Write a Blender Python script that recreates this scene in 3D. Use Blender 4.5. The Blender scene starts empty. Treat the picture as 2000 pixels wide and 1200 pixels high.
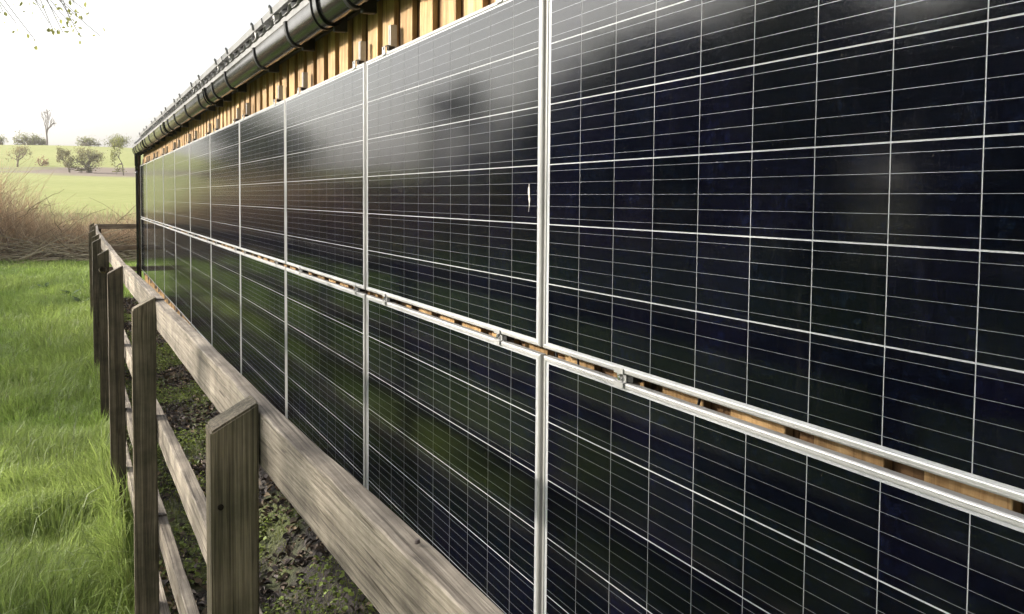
import bpy, bmesh, math, random
import numpy as np
from mathutils import Vector, Matrix, noise

random.seed(7)
RNG = np.random.default_rng(7)
rad = math.radians
scene = bpy.context.scene

# ------------------------------------------------------------------ camera
YAW, PITCH, ROLL, FPX = 0.4564, -0.0512, 0.0081, 1742.26
CAM = Vector((-1.1393, -2.1396, 0.4036))
cy_, sy_ = math.cos(YAW), math.sin(YAW)
cp_, sp_ = math.cos(PITCH), math.sin(PITCH)
cr_, sr_ = math.cos(ROLL), math.sin(ROLL)
f0 = Vector((sy_, cy_, 0)); r0 = Vector((cy_, -sy_, 0)); u0 = Vector((0, 0, 1))
fw = f0 * cp_ + u0 * sp_; u1 = u0 * cp_ - f0 * sp_
rt = r0 * cr_ + u1 * sr_; up = u1 * cr_ - r0 * sr_
cam_d = bpy.data.cameras.new("camera"); cam = bpy.data.objects.new("camera", cam_d)
scene.collection.objects.link(cam)
mw = Matrix((rt, up, -fw)).transposed().to_4x4(); mw.translation = CAM
cam.matrix_world = mw
cam_d.sensor_width = 36; cam_d.sensor_fit = 'HORIZONTAL'; cam_d.lens = FPX / 2000 * 36
cam_d.shift_x = -(1002.07 - 1000) / 2000; cam_d.shift_y = -(600 - 478.94) / 2000
cam_d.clip_start = 0.05; cam_d.clip_end = 3000
scene.camera = cam

# ------------------------------------------------------------------ sky, sun, exposure
SUN_AZ = -58.0      # degrees from +Y (along the wall) towards -X
SUN_EL = 21.0
world = bpy.data.worlds.new("World"); scene.world = world; world.use_nodes = True
nt = world.node_tree; nt.nodes.clear()
sky = nt.nodes.new('ShaderNodeTexSky'); sky.sky_type = 'NISHITA'; sky.sun_disc = False
sky.sun_elevation = rad(SUN_EL); sky.sun_rotation = rad(SUN_AZ)
sky.air_density = 1.0; sky.dust_density = 6.0; sky.ozone_density = 1.0
hs = nt.nodes.new('ShaderNodeHueSaturation'); hs.inputs['Saturation'].default_value = 0.25
bg = nt.nodes.new('ShaderNodeBackground'); bg.inputs['Strength'].default_value = 0.15
wo = nt.nodes.new('ShaderNodeOutputWorld')
nt.links.new(sky.outputs[0], hs.inputs['Color']); nt.links.new(hs.outputs[0], bg.inputs['Color'])
nt.links.new(bg.outputs[0], wo.inputs['Surface'])
sun_d = bpy.data.lights.new("sun", 'SUN'); sun_d.energy = 2.7; sun_d.angle = rad(1.2)
sun_d.color = (1.0, 0.92, 0.80)
sun = bpy.data.objects.new("sun", sun_d); scene.collection.objects.link(sun)
to_sun = Vector((math.sin(rad(SUN_AZ)) * math.cos(rad(SUN_EL)), math.cos(rad(SUN_AZ)) * math.cos(rad(SUN_EL)), math.sin(rad(SUN_EL))))
sun.rotation_euler = to_sun.to_track_quat('Z', 'Y').to_euler(); sun.location = (-20, 20, 20)
vs = scene.view_settings
vs.view_transform = 'Standard'; vs.look = 'None'; vs.gamma = 1.0; vs.use_curve_mapping = False
vs.exposure = 1.5
scene.render.engine = 'CYCLES'
scene.cycles.transparent_max_bounces = 16

# ------------------------------------------------------------------ helpers
COL = scene.collection
def link(o, parent=None):
    COL.objects.link(o)
    if parent is not None: o.parent = parent
    return o
def tag(o, label=None, cat=None, group=None, kind=None):
    if label: o["label"] = label
    if cat: o["category"] = cat
    if group: o["group"] = group
    if kind: o["kind"] = kind
    return o
def empty(name, loc=(0, 0, 0)):
    o = bpy.data.objects.new(name, None); o.location = loc; o.empty_display_size = 0.1
    return link(o)
def mesh_obj(name, verts, faces, mat, parent=None, smooth=False, loc=None):
    me = bpy.data.meshes.new(name); me.from_pydata([tuple(v) for v in verts], [], faces); me.update()
    if mat: me.materials.append(mat)
    if smooth: me.polygons.foreach_set('use_smooth', [True] * len(me.polygons))
    o = bpy.data.objects.new(name, me)
    if loc is not None: o.location = loc
    return link(o, parent)
def bm_obj(name, bm, mat, parent=None, smooth=False, loc=None):
    me = bpy.data.meshes.new(name); bm.to_mesh(me); bm.free()
    if mat: me.materials.append(mat)
    if smooth: me.polygons.foreach_set('use_smooth', [True] * len(me.polygons))
    o = bpy.data.objects.new(name, me)
    if loc is not None: o.location = loc
    return link(o, parent)
def np_mesh(name, V, F, mat, parent=None, cols=None, smooth=False):
    """V (n,3), F (m,k) with k = 3 or 4, or list of such arrays"""
    Fs = F if isinstance(F, list) else [F]
    Fs = [f for f in Fs if len(f)]
    me = bpy.data.meshes.new(name)
    me.vertices.add(len(V)); me.vertices.foreach_set('co', np.asarray(V, np.float32).ravel())
    nl = sum(f.size for f in Fs); npoly = sum(len(f) for f in Fs)
    me.loops.add(nl); me.polygons.add(npoly)
    me.loops.foreach_set('vertex_index', np.concatenate([f.ravel() for f in Fs]).astype(np.int32))
    tot = np.concatenate([np.full(len(f), f.shape[1]) for f in Fs]).astype(np.int32)
    start = np.concatenate([[0], np.cumsum(tot)[:-1]]).astype(np.int32)
    me.polygons.foreach_set('loop_start', start)
    try: me.polygons.foreach_set('loop_total', tot)
    except Exception: pass
    me.update(calc_edges=True); me.validate()
    if cols is not None:
        a = me.color_attributes.new('Col', 'FLOAT_COLOR', 'POINT')
        c4 = np.ones((len(V), 4), np.float32); c4[:, :3] = cols
        a.data.foreach_set('color', c4.ravel())
    if smooth: me.polygons.foreach_set('use_smooth', [True] * len(me.polygons))
    me.materials.append(mat)
    o = bpy.data.objects.new(name, me)
    return link(o, parent)
def box_bm(bm, x0, x1, y0, y1, z0, z1):
    vs_ = [bm.verts.new(p) for p in ((x0, y0, z0), (x1, y0, z0), (x1, y1, z0), (x0, y1, z0), (x0, y0, z1), (x1, y0, z1), (x1, y1, z1), (x0, y1, z1))]
    for f in ((0, 3, 2, 1), (4, 5, 6, 7), (0, 1, 5, 4), (1, 2, 6, 5), (2, 3, 7, 6), (3, 0, 4, 7)):
        bm.faces.new([vs_[i] for i in f])
    return vs_
def box(name, x0, x1, y0, y1, z0, z1, mat, parent=None, bevel=0.0, seg=1):
    c = Vector(((x0 + x1) / 2, (y0 + y1) / 2, (z0 + z1) / 2))
    bm = bmesh.new(); box_bm(bm, x0 - c.x, x1 - c.x, y0 - c.y, y1 - c.y, z0 - c.z, z1 - c.z)
    if bevel: bmesh.ops.bevel(bm, geom=bm.edges[:], offset=bevel, segments=seg, affect='EDGES', profile=0.7)
    return bm_obj(name, bm, mat, parent, loc=c)
def share(o, name, parent, loc=None, rot=None):
    c = bpy.data.objects.new(name, o.data)
    if loc is not None: c.location = loc
    if rot is not None: c.rotation_euler = rot
    return link(c, parent)
def tube_arrays(pts, radii, sides=5):
    """tube through points; returns V, F(quads)"""
    pts = np.asarray(pts, float); n = len(pts)
    t = np.gradient(pts, axis=0); t /= (np.linalg.norm(t, axis=1)[:, None] + 1e-9)
    ref = np.array([0.31, 0.17, 0.93]); ref = ref / np.linalg.norm(ref)
    a = np.cross(t, ref); ln = np.linalg.norm(a, axis=1)[:, None]
    a = np.where(ln < 1e-3, np.cross(t, [1, 0, 0]), a); a /= np.linalg.norm(a, axis=1)[:, None] + 1e-9
    b = np.cross(t, a)
    th = np.linspace(0, 2 * np.pi, sides, endpoint=False)
    V = pts[:, None, :] + np.asarray(radii)[:, None, None] * (np.cos(th)[None, :, None] * a[:, None, :] + np.sin(th)[None, :, None] * b[:, None, :])
    V = V.reshape(-1, 3)
    i = np.arange(n - 1)[:, None] * sides; j = np.arange(sides)[None, :]; j2 = (j + 1) % sides
    F = np.stack([i + j, i + j2, i + sides + j2, i + sides + j], -1).reshape(-1, 4)
    return V, F
class Acc:
    def __init__(s): s.V = []; s.F = []; s.C = []; s.n = 0
    def add(s, V, F, c=None):
        s.V.append(V); s.F.append(np.asarray(F) + s.n); s.n += len(V)
        if c is not None: s.C.append(np.broadcast_to(np.asarray(c, float), (len(V), 3)))
    def obj(s, name, mat, parent=None, smooth=False):
        return np_mesh(name, np.concatenate(s.V), [np.concatenate(s.F)], mat, parent, np.concatenate(s.C) if s.C else None, smooth)

# ------------------------------------------------------------------ materials
def new_mat(name):
    m = bpy.data.materials.new(name); m.use_nodes = True
    n = m.node_tree.nodes; l = m.node_tree.links
    return m, n, l, n['Principled BSDF']
def N(n, t, **kw):
    x = n.new(t)
    for k, v in kw.items(): setattr(x, k, v)
    return x
def ramp(n, stops):
    r = n.new('ShaderNodeValToRGB'); e = r.color_ramp.elements
    while len(e) > 1: e.remove(e[-1])
    e[0].position = stops[0][0]; e[0].color = (*stops[0][1], 1)
    for p, c in stops[1:]:
        q = e.new(p); q.color = (*c, 1)
    return r
def plain(name, col, rough=0.5, metal=0.0, spec=0.5, noise_amt=0.0, nscale=20, bump=0.0):
    m, n, l, b = new_mat(name)
    b.inputs['Base Color'].default_value = (*col, 1); b.inputs['Roughness'].default_value = rough
    b.inputs['Metallic'].default_value = metal; b.inputs['Specular IOR Level'].default_value = spec
    if noise_amt or bump:
        tc = N(n, 'ShaderNodeTexCoord'); nz = N(n, 'ShaderNodeTexNoise'); nz.inputs['Scale'].default_value = nscale; nz.inputs['Detail'].default_value = 6
        l.new(tc.outputs['Object'], nz.inputs['Vector'])
        lo = tuple(max(0, c * (1 - noise_amt)) for c in col); hi = tuple(min(1, c * (1 + noise_amt)) for c in col)
        r = ramp(n, [(0.3, lo), (0.7, hi)]); l.new(nz.outputs['Fac'], r.inputs[0]); l.new(r.outputs[0], b.inputs['Base Color'])
        mr = N(n, 'ShaderNodeMapRange'); mr.inputs[3].default_value = max(0, rough - .12); mr.inputs[4].default_value = min(1, rough + .12)
        l.new(nz.outputs['Fac'], mr.inputs[0]); l.new(mr.outputs[0], b.inputs['Roughness'])
        if bump:
            bp = N(n, 'ShaderNodeBump'); bp.inputs['Strength'].default_value = bump; bp.inputs['Distance'].default_value = 0.003
            l.new(nz.outputs['Fac'], bp.inputs['Height']); l.new(bp.outputs[0], b.inputs['Normal'])
    return m
def wood(name, axis, dark, mid, light, grain=60.0, blotch=None, rough=0.75, bump=0.35, knots=0.5, stretch=22.0):
    """wood with grain along `axis` (0,1,2), per-object random offset"""
    m, n, l, b = new_mat(name)
    tc = N(n, 'ShaderNodeTexCoord'); oi = N(n, 'ShaderNodeObjectInfo')
    off = N(n, 'ShaderNodeVectorMath', operation='SCALE'); cmb = N(n, 'ShaderNodeCombineXYZ')
    for i in range(3): l.new(oi.outputs['Random'], cmb.inputs[i])
    l.new(cmb.outputs[0], off.inputs[0]); off.inputs['Scale'].default_value = 37.0
    add = N(n, 'ShaderNodeVectorMath', operation='ADD'); l.new(tc.outputs['Object'], add.inputs[0]); l.new(off.outputs[0], add.inputs[1])
    mp = N(n, 'ShaderNodeMapping'); s = [1.0, 1.0, 1.0]; s[axis] = 1.0 / stretch; mp.inputs['Scale'].default_value = s
    l.new(add.outputs[0], mp.inputs[0])
    g = N(n, 'ShaderNodeTexNoise'); g.inputs['Scale'].default_value = grain; g.inputs['Detail'].default_value = 5; g.inputs['Roughness'].default_value = 0.65; g.inputs['Distortion'].default_value = 0.5
    l.new(mp.outputs[0], g.inputs['Vector'])
    g2 = N(n, 'ShaderNodeTexNoise'); g2.inputs['Scale'].default_value = grain * 0.16; g2.inputs['Detail'].default_value = 4; g2.inputs['Distortion'].default_value = 1.2
    l.new(mp.outputs[0], g2.inputs['Vector'])
    mixg = N(n, 'ShaderNodeMath', operation='MULTIPLY_ADD'); mixg.inputs[1].default_value = 0.70; l.new(g.outputs['Fac'], mixg.inputs[0])
    m2 = N(n, 'ShaderNodeMath', operation='MULTIPLY'); m2.inputs[1].default_value = 0.30; l.new(g2.outputs['Fac'], m2.inputs[0]); l.new(m2.outputs[0], mixg.inputs[2])
    r = ramp(n, [(0.37, dark), (0.50, mid), (0.62, light)]); l.new(mixg.outputs[0], r.inputs[0])
    col = r.outputs[0]
    # hairline cracks along the grain
    mc = N(n, 'ShaderNodeMapping'); s3 = [1.0, 1.0, 1.0]; s3[axis] = 1.0 / 45; mc.inputs['Scale'].default_value = s3; l.new(add.outputs[0], mc.inputs[0])
    ck = N(n, 'ShaderNodeTexNoise'); ck.inputs['Scale'].default_value = 130; ck.inputs['Detail'].default_value = 2; l.new(mc.outputs[0], ck.inputs['Vector'])
    cr = ramp(n, [(0.27, (0.22, 0.19, 0.16)), (0.33, (1, 1, 1))]); l.new(ck.outputs['Fac'], cr.inputs[0])
    cm = N(n, 'ShaderNodeMix', data_type='RGBA', blend_type='MULTIPLY'); cm.inputs[0].default_value = 1.0 if 'weathered' in name else 0.3
    l.new(col, cm.inputs[6]); l.new(cr.outputs[0], cm.inputs[7]); col = cm.outputs[2]
    # large blotches of weathering
    bl = N(n, 'ShaderNodeTexNoise'); bl.inputs['Scale'].default_value = 7.0; bl.inputs['Detail'].default_value = 7; bl.inputs['Roughness'].default_value = 0.62; l.new(add.outputs[0], bl.inputs['Vector'])
    br = ramp(n, [(0.35, blotch[0] if blotch else (0.72, 0.72, 0.72)), (0.65, blotch[1] if blotch else (1.15, 1.12, 1.08))]); l.new(bl.outputs['Fac'], br.inputs[0])
    mx = N(n, 'ShaderNodeMix', data_type='RGBA', blend_type='MULTIPLY'); mx.inputs[0].default_value = 1.0
    l.new(col, mx.inputs[6]); l.new(br.outputs[0], mx.inputs[7]); col = mx.outputs[2]
    # tint per object
    hv = N(n, 'ShaderNodeHueSaturation'); mr = N(n, 'ShaderNodeMapRange'); mr.inputs[3].default_value = 0.78; mr.inputs[4].default_value = 1.18
    l.new(oi.outputs['Random'], mr.inputs[0]); l.new(mr.outputs[0], hv.inputs['Value']); l.new(col, hv.inputs['Color']); col = hv.outputs[0]
    if knots:
        vo = N(n, 'ShaderNodeTexVoronoi'); vo.inputs['Scale'].default_value = 5.0
        mk = N(n, 'ShaderNodeMapping'); s2 = [1.0, 1.0, 1.0]; s2[axis] = 0.45; mk.inputs['Scale'].default_value = s2
        l.new(add.outputs[0], mk.inputs[0]); l.new(mk.outputs[0], vo.inputs['Vector'])
        kr = ramp(n, [(0.03, (0.25, 0.18, 0.12)), (0.075, (0.6, 0.5, 0.4)), (0.10, (1, 1, 1))]); l.new(vo.outputs['Distance'], kr.inputs[0])
        km = N(n, 'ShaderNodeMix', data_type='RGBA', blend_type='MULTIPLY'); km.inputs[0].default_value = knots
        l.new(col, km.inputs[6]); l.new(kr.outputs[0], km.inputs[7]); col = km.outputs[2]
    l.new(col, b.inputs['Base Color']); b.inputs['Roughness'].default_value = rough; b.inputs['Specular IOR Level'].default_value = 0.25
    bp = N(n, 'ShaderNodeBump'); bp.inputs['Strength'].default_value = bump; bp.inputs['Distance'].default_value = 0.004
    l.new(mixg.outputs[0], bp.inputs['Height']); l.new(bp.outputs[0], b.inputs['Normal'])
    return m
def leafy(name, col, trans=0.35, rough=0.55, attr=True, var=0.0):
    m, n, l, b = new_mat(name)
    out = n['Material Output']
    if attr:
        at = N(n, 'ShaderNodeAttribute'); at.attribute_name = 'Col'; src = at.outputs['Color']
    else:
        rgb = N(n, 'ShaderNodeRGB'); rgb.outputs[0].default_value = (*col, 1); src = rgb.outputs[0]
    l.new(src, b.inputs['Base Color']); b.inputs['Roughness'].default_value = rough; b.inputs['Specular IOR Level'].default_value = 0.3
    if trans:
        tr = N(n, 'ShaderNodeBsdfTranslucent'); l.new(src, tr.inputs['Color'])
        mx = N(n, 'ShaderNodeMixShader'); mx.inputs[0].default_value = trans
        l.new(b.outputs[0], mx.inputs[1]); l.new(tr.outputs[0], mx.inputs[2]); l.new(mx.outputs[0], out.inputs['Surface'])
    return m

M = {}
M['alu'] = plain('anodised_aluminium', (0.37, 0.367, 0.357), 0.36, 0.30, 0.5, 0.05, 40)
M['steel'] = plain('stainless_steel', (0.6, 0.6, 0.6), 0.25, 1.0)
M['backsheet'] = plain('white_backsheet', (0.33, 0.33, 0.345), 0.6)
M['ribbon'] = plain('tinned_ribbon', (0.20, 0.21, 0.23), 0.42, 0.5)
M['black_plastic'] = plain('black_gutter_plastic', (0.008, 0.0078, 0.0075), 0.15, 0, 0.5, 0.15, 9, 0.0)
M['black_matt'] = plain('black_matt_plastic', (0.010, 0.010, 0.010), 0.5, 0, 0.4)
M['roof'] = plain('grey_roof_sheet', (0.42, 0.41, 0.40), 0.45, 0.45, 0.5, 0.25, 6)
M['alu_dull'] = plain('darkened_aluminium', (0.19, 0.19, 0.187), 0.5, 0.2, 0.4, 0.15, 12)  # frame aluminium with lower brightness put into its colour, to show against bright sky
M['eave_strip'] = plain('dull_grey_strip', (0.15, 0.148, 0.145), 0.6, 0.1, 0.3, 0.3, 8)
M['concrete'] = plain('plinth_concrete', (0.075, 0.065, 0.055), 0.9, 0, 0.2, 0.3, 12, 0.4)
M['cladding'] = wood('larch_cladding', 2, (0.19, 0.110, 0.042), (0.37, 0.232, 0.102), (0.48, 0.33, 0.162), grain=45, rough=0.7, bump=0.25, knots=0.8, stretch=14)
M['cladding_back'] = wood('larch_back_boards_shaded', 2, (0.10, 0.052, 0.022), (0.17, 0.095, 0.042), (0.23, 0.135, 0.062), grain=45, rough=0.8, bump=0.25, knots=0.6, stretch=14)  # darker copy of the larch: shadow in the recesses is put into the colour
M['fence_y'] = wood('weathered_rail_wood', 1, (0.088, 0.075, 0.062), (0.228, 0.200, 0.167), (0.335, 0.302, 0.258), grain=170, blotch=((0.55, 0.53, 0.51), (1.15, 1.12, 1.06)), bump=1.0, knots=0.8, stretch=75)
M['fence_x'] = wood('weathered_return_rail_wood', 0, (0.13, 0.105, 0.08), (0.23, 0.185, 0.14), (0.33, 0.275, 0.21), grain=55, bump=0.6, knots=0.5)
M['fence_z'] = wood('weathered_post_wood', 2, (0.042, 0.036, 0.026), (0.125, 0.105, 0.078), (0.215, 0.185, 0.14), grain=170, blotch=((0.55, 0.56, 0.48), (1.12, 1.06, 0.98)), bump=0.9, knots=0.75, stretch=60)

# polycrystalline silicon cell
def cell_mat():
    m, n, l, b = new_mat('polycrystalline_cell')
    tc = N(n, 'ShaderNodeTexCoord'); geo = N(n, 'ShaderNodeNewGeometry')
    oi = N(n, 'ShaderNodeObjectInfo')
    v1 = N(n, 'ShaderNodeTexVoronoi'); v1.inputs['Scale'].default_value = 85; 
    nz = N(n, 'ShaderNodeTexNoise'); nz.inputs['Scale'].default_value = 30; nz.inputs['Detail'].default_value = 3
    l.new(geo.outputs['Position'], nz.inputs['Vector'])
    ds = N(n, 'ShaderNodeMix', data_type='VECTOR'); ds.inputs[0].default_value = 0.02
    l.new(geo.outputs['Position'], ds.inputs[4]); l.new(nz.outputs['Color'], ds.inputs[5]); l.new(ds.outputs[1], v1.inputs['Vector'])
    sep = N(n, 'ShaderNodeSeparateColor'); l.new(v1.outputs['Color'], sep.inputs[0])
    big = N(n, 'ShaderNodeTexNoise'); big.inputs['Scale'].default_value = 9; big.inputs['Detail'].default_value = 4; l.new(geo.outputs['Position'], big.inputs['Vector'])
    mu = N(n, 'ShaderNodeMath', operation='MULTIPLY'); l.new(sep.outputs[0], mu.inputs[0]); l.new(big.outputs['Fac'], mu.inputs[1])
    r = ramp(n, [(0.10, (0.0013, 0.0015, 0.0040)), (0.40, (0.0017, 0.0021, 0.0058)), (0.62, (0.0026, 0.0037, 0.0108))]); l.new(mu.outputs[0], r.inputs[0])
    hv = N(n, 'ShaderNodeHueSaturation'); mr = N(n, 'ShaderNodeMapRange'); mr.inputs[3].default_value = 0.7; mr.inputs[4].default_value = 1.25
    mh = N(n, 'ShaderNodeMapRange'); mh.inputs[3].default_value = 0.475; mh.inputs[4].default_value = 0.515
    l.new(oi.outputs['Random'], mr.inputs[0]); l.new(mr.outputs[0], hv.inputs['Value']); l.new(oi.outputs['Random'], mh.inputs[0]); l.new(mh.outputs[0], hv.inputs['Hue'])
    l.new(r.outputs[0], hv.inputs['Color']); l.new(hv.outputs[0], b.inputs['Base Color'])
    b.inputs['Roughness'].default_value = 0.6; b.inputs['Specular IOR Level'].default_value = 0.0
    glaze(m)
    return m
def glaze(m):
    """front face of the solar glass bonded to the laminate: smooth, faintly wavy coat"""
    n = m.node_tree.nodes; l = m.node_tree.links; b = n['Principled BSDF']
    geo = N(n, 'ShaderNodeNewGeometry')
    nz = N(n, 'ShaderNodeTexNoise'); nz.inputs['Scale'].default_value = 2.2; nz.inputs['Detail'].default_value = 0; l.new(geo.outputs['Position'], nz.inputs['Vector'])
    bp = N(n, 'ShaderNodeBump'); bp.inputs['Strength'].default_value = 0.10; bp.inputs['Distance'].default_value = 0.006; l.new(nz.outputs['Fac'], bp.inputs['Height'])
    du = N(n, 'ShaderNodeTexNoise'); du.inputs['Scale'].default_value = 9; du.inputs['Detail'].default_value = 1; l.new(geo.outputs['Position'], du.inputs['Vector'])
    mr = N(n, 'ShaderNodeMapRange'); mr.inputs[3].default_value = 0.09; mr.inputs[4].default_value = 0.12; l.new(du.outputs['Fac'], mr.inputs[0])
    b.inputs['Coat Weight'].default_value = 1.0; b.inputs['Coat IOR'].default_value = 1.33
    l.new(mr.outputs[0], b.inputs['Coat Roughness']); l.new(bp.outputs[0], b.inputs['Coat Normal'])
M['cell'] = cell_mat(); glaze(M['backsheet']); glaze(M['ribbon'])
def glass_mat():
    m, n, l, b = new_mat('solar_glass'); n.remove(b); out = n['Material Output']
    # clear sheet (its mirror reflection sits in the bonded laminate's coat) with a trace of dust
    geo = N(n, 'ShaderNodeNewGeometry')
    du = N(n, 'ShaderNodeTexNoise'); du.inputs['Scale'].default_value = 14; du.inputs['Detail'].default_value = 6; l.new(geo.outputs['Position'], du.inputs['Vector'])
    dr = ramp(n, [(0.5, (0.0, 0, 0)), (0.8, (0.003, 0.003, 0.003))]); l.new(du.outputs['Fac'], dr.inputs[0])
    tr = N(n, 'ShaderNodeBsdfTransparent'); tr.inputs['Color'].default_value = (0.97, 0.98, 0.975, 1)
    df = N(n, 'ShaderNodeBsdfDiffuse'); df.inputs['Color'].default_value = (0.45, 0.42, 0.36, 1)
    vo = N(n, 'ShaderNodeTexVoronoi'); vo.inputs['Scale'].default_value = 26; l.new(geo.outputs['Position'], vo.inputs['Vector'])
    sr_n = ramp(n, [(0.022, (0.16, 0.16, 0.16)), (0.04, (0, 0, 0))]); l.new(vo.outputs['Distance'], sr_n.inputs[0])
    ms = N(n, 'ShaderNodeMapping'); ms.inputs['Scale'].default_value = (1, 1, 0.05); l.new(geo.outputs['Position'], ms.inputs[0])
    st = N(n, 'ShaderNodeTexNoise'); st.inputs['Scale'].default_value = 45; st.inputs['Detail'].default_value = 3; l.new(ms.outputs[0], st.inputs['Vector'])
    st_r = ramp(n, [(0.60, (0, 0, 0)), (0.78, (0.006, 0.006, 0.006))]); l.new(st.outputs['Fac'], st_r.inputs[0])
    a1 = N(n, 'ShaderNodeMix', data_type='RGBA', blend_type='ADD'); a1.inputs[0].default_value = 1; l.new(dr.outputs[0], a1.inputs[6]); l.new(sr_n.outputs[0], a1.inputs[7])
    a2 = N(n, 'ShaderNodeMix', data_type='RGBA', blend_type='ADD'); a2.inputs[0].default_value = 1; l.new(a1.outputs[2], a2.inputs[6]); l.new(st_r.outputs[0], a2.inputs[7])
    mx2 = N(n, 'ShaderNodeMixShader'); l.new(a2.outputs[2], mx2.inputs[0]); l.new(tr.outputs[0], mx2.inputs[1]); l.new(df.outputs[0], mx2.inputs[2])
    l.new(mx2.outputs[0], out.inputs['Surface'])
    return m
M['glass'] = glass_mat()
M['leaf'] = leafy('leaf', (0.1, 0.14, 0.03), 0.4)
M['grass'] = leafy('grass_blade', (0.1, 0.16, 0.03), 0.45, 0.5)
M['litter'] = leafy('dead_leaf', (0.1, 0.07, 0.05), 0.0, 0.8)
M['twig'] = leafy('twig_bark', (0.2, 0.14, 0.08), 0.0, 0.85)
M['bark'] = plain('tree_bark', (0.13, 0.105, 0.08), 0.9, 0, 0.2, 0.4, 18, 0.6)

# ------------------------------------------------------------------ terrain
PY = np.array([-60, 0, 17, 32, 45, 70, 120, 174, 190, 250, 268, 300, 500.])
PZ = np.array([-1.35, -1.48, -1.64, -1.75, -1.72, -0.95, 1.35, 4.1, 5.5, 11.9, 12.5, 12.3, 6.0])
def zg(x, y):
    z = np.interp(y, PY, PZ)
    far = np.clip((np.asarray(y) - 40) / 120.0, 0, 1)
    z = z + far * (0.9 * np.sin(x * 0.021 + 1.1) - 0.012 * np.asarray(x) + 0.35 * np.sin(x * 0.07 + y * 0.03))
    lf = np.clip((-np.asarray(x) - 17) / 26.0, 0, 1); lf = lf * lf * (3 - 2 * lf)
    z = z - far * lf * 0.30 * np.maximum(z + 1.7, 0)
    z = z + 0.02 * np.sin(x * 2.1 + 0.7) * np.sin(y * 1.3) * (1 - far)
    return z
def field_mat():
    m, n, l, b = new_mat('pasture')
    geo = N(n, 'ShaderNodeNewGeometry'); sep = N(n, 'ShaderNodeSeparateXYZ'); l.new(geo.outputs['Position'], sep.inputs[0])
    n1 = N(n, 'ShaderNodeTexNoise'); n1.inputs['Scale'].default_value = 0.9; n1.inputs['Detail'].default_value = 8; l.new(geo.outputs['Position'], n1.inputs['Vector'])
    n2 = N(n, 'ShaderNodeTexNoise'); n2.inputs['Scale'].default_value = 0.045; n2.inputs['Detail'].default_value = 5; l.new(geo.outputs['Position'], n2.inputs['Vector'])
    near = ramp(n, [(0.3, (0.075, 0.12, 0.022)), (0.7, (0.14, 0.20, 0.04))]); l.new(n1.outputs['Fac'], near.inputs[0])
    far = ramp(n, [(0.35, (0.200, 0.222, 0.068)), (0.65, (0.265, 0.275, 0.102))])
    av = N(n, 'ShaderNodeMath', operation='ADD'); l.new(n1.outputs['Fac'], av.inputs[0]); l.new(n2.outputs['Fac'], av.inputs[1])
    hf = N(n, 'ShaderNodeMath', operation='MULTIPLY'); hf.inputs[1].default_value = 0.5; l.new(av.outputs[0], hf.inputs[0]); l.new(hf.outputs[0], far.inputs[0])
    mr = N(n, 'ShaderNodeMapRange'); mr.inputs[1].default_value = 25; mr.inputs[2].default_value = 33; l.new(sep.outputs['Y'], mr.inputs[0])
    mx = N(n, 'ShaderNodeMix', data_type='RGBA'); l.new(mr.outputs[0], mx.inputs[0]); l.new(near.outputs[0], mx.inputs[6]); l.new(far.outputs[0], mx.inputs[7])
    # bare earth strip across the hill
    ny = N(n, 'ShaderNodeTexNoise'); ny.inputs['Scale'].default_value = 0.05; ny.inputs['Detail'].default_value = 6; l.new(geo.outputs['Position'], ny.inputs['Vector'])
    wob = N(n, 'ShaderNodeMath', operation='MULTIPLY_ADD'); wob.inputs[1].default_value = 36; l.new(ny.outputs['Fac'], wob.inputs[0]); l.new(sep.outputs['Y'], wob.inputs[2])
    bd = ramp(n, [(0.0, (0, 0, 0)), (0.18, (0, 0, 0)), (0.34, (1, 1, 1)), (0.74, (1, 1, 1)), (0.80, (0, 0, 0))])
    ms = N(n, 'ShaderNodeMapRange'); ms.inputs[1].default_value = 160; ms.inputs[2].default_value = 220; l.new(wob.outputs[0], ms.inputs[0]); l.new(ms.outputs[0], bd.inputs[0])
    gp = ramp(n, [(0.30, (0, 0, 0)), (0.40, (1, 1, 1))]); l.new(n2.outputs['Fac'], gp.inputs[0])
    mm = N(n, 'ShaderNodeMath', operation='MULTIPLY'); l.new(bd.outputs[0], mm.inputs[0]); l.new(gp.outputs[0], mm.inputs[1])
    mx2 = N(n, 'ShaderNodeMix', data_type='RGBA'); l.new(mm.outputs[0], mx2.inputs[0]); l.new(mx.outputs[2], mx2.inputs[6]); mx2.inputs[7].default_value = (0.175, 0.14, 0.115, 1)
    l.new(mx2.outputs[2], b.inputs['Base Color']); b.inputs['Roughness'].default_value = 0.95; b.inputs['Specular IOR Level'].default_value = 0.1
    bp = N(n, 'ShaderNodeBump'); bp.inputs['Distance'].default_value = 0.05; bp.inputs['Strength'].default_value = 0.5; l.new(n1.outputs['Fac'], bp.inputs['Height']); l.new(bp.outputs[0], b.inputs['Normal'])
    return m
xs = np.unique(np.concatenate([np.linspace(-400, -40, 30), np.linspace(-40, -8, 24), np.linspace(-8, 8, 41), np.linspace(8, 40, 16), np.linspace(40, 300, 20)]))
ys = np.unique(np.concatenate([np.linspace(-60, -6, 14), np.linspace(-6, 50, 90), np.linspace(50, 300, 90), np.linspace(300, 500, 12)]))
XX, YY = np.meshgrid(xs, ys); ZZ = zg(XX, YY)
V = np.stack([XX, YY, ZZ], -1).reshape(-1, 3); nx = len(xs)
i, j = np.meshgrid(np.arange(len(ys) - 1), np.arange(nx - 1), indexing='ij'); a = (i * nx + j).ravel()
ground = np_mesh('ground', V, [np.stack([a, a + 1, a + nx + 1, a + nx], -1)], field_mat(), smooth=True); tag(ground, kind='structure')

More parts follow.
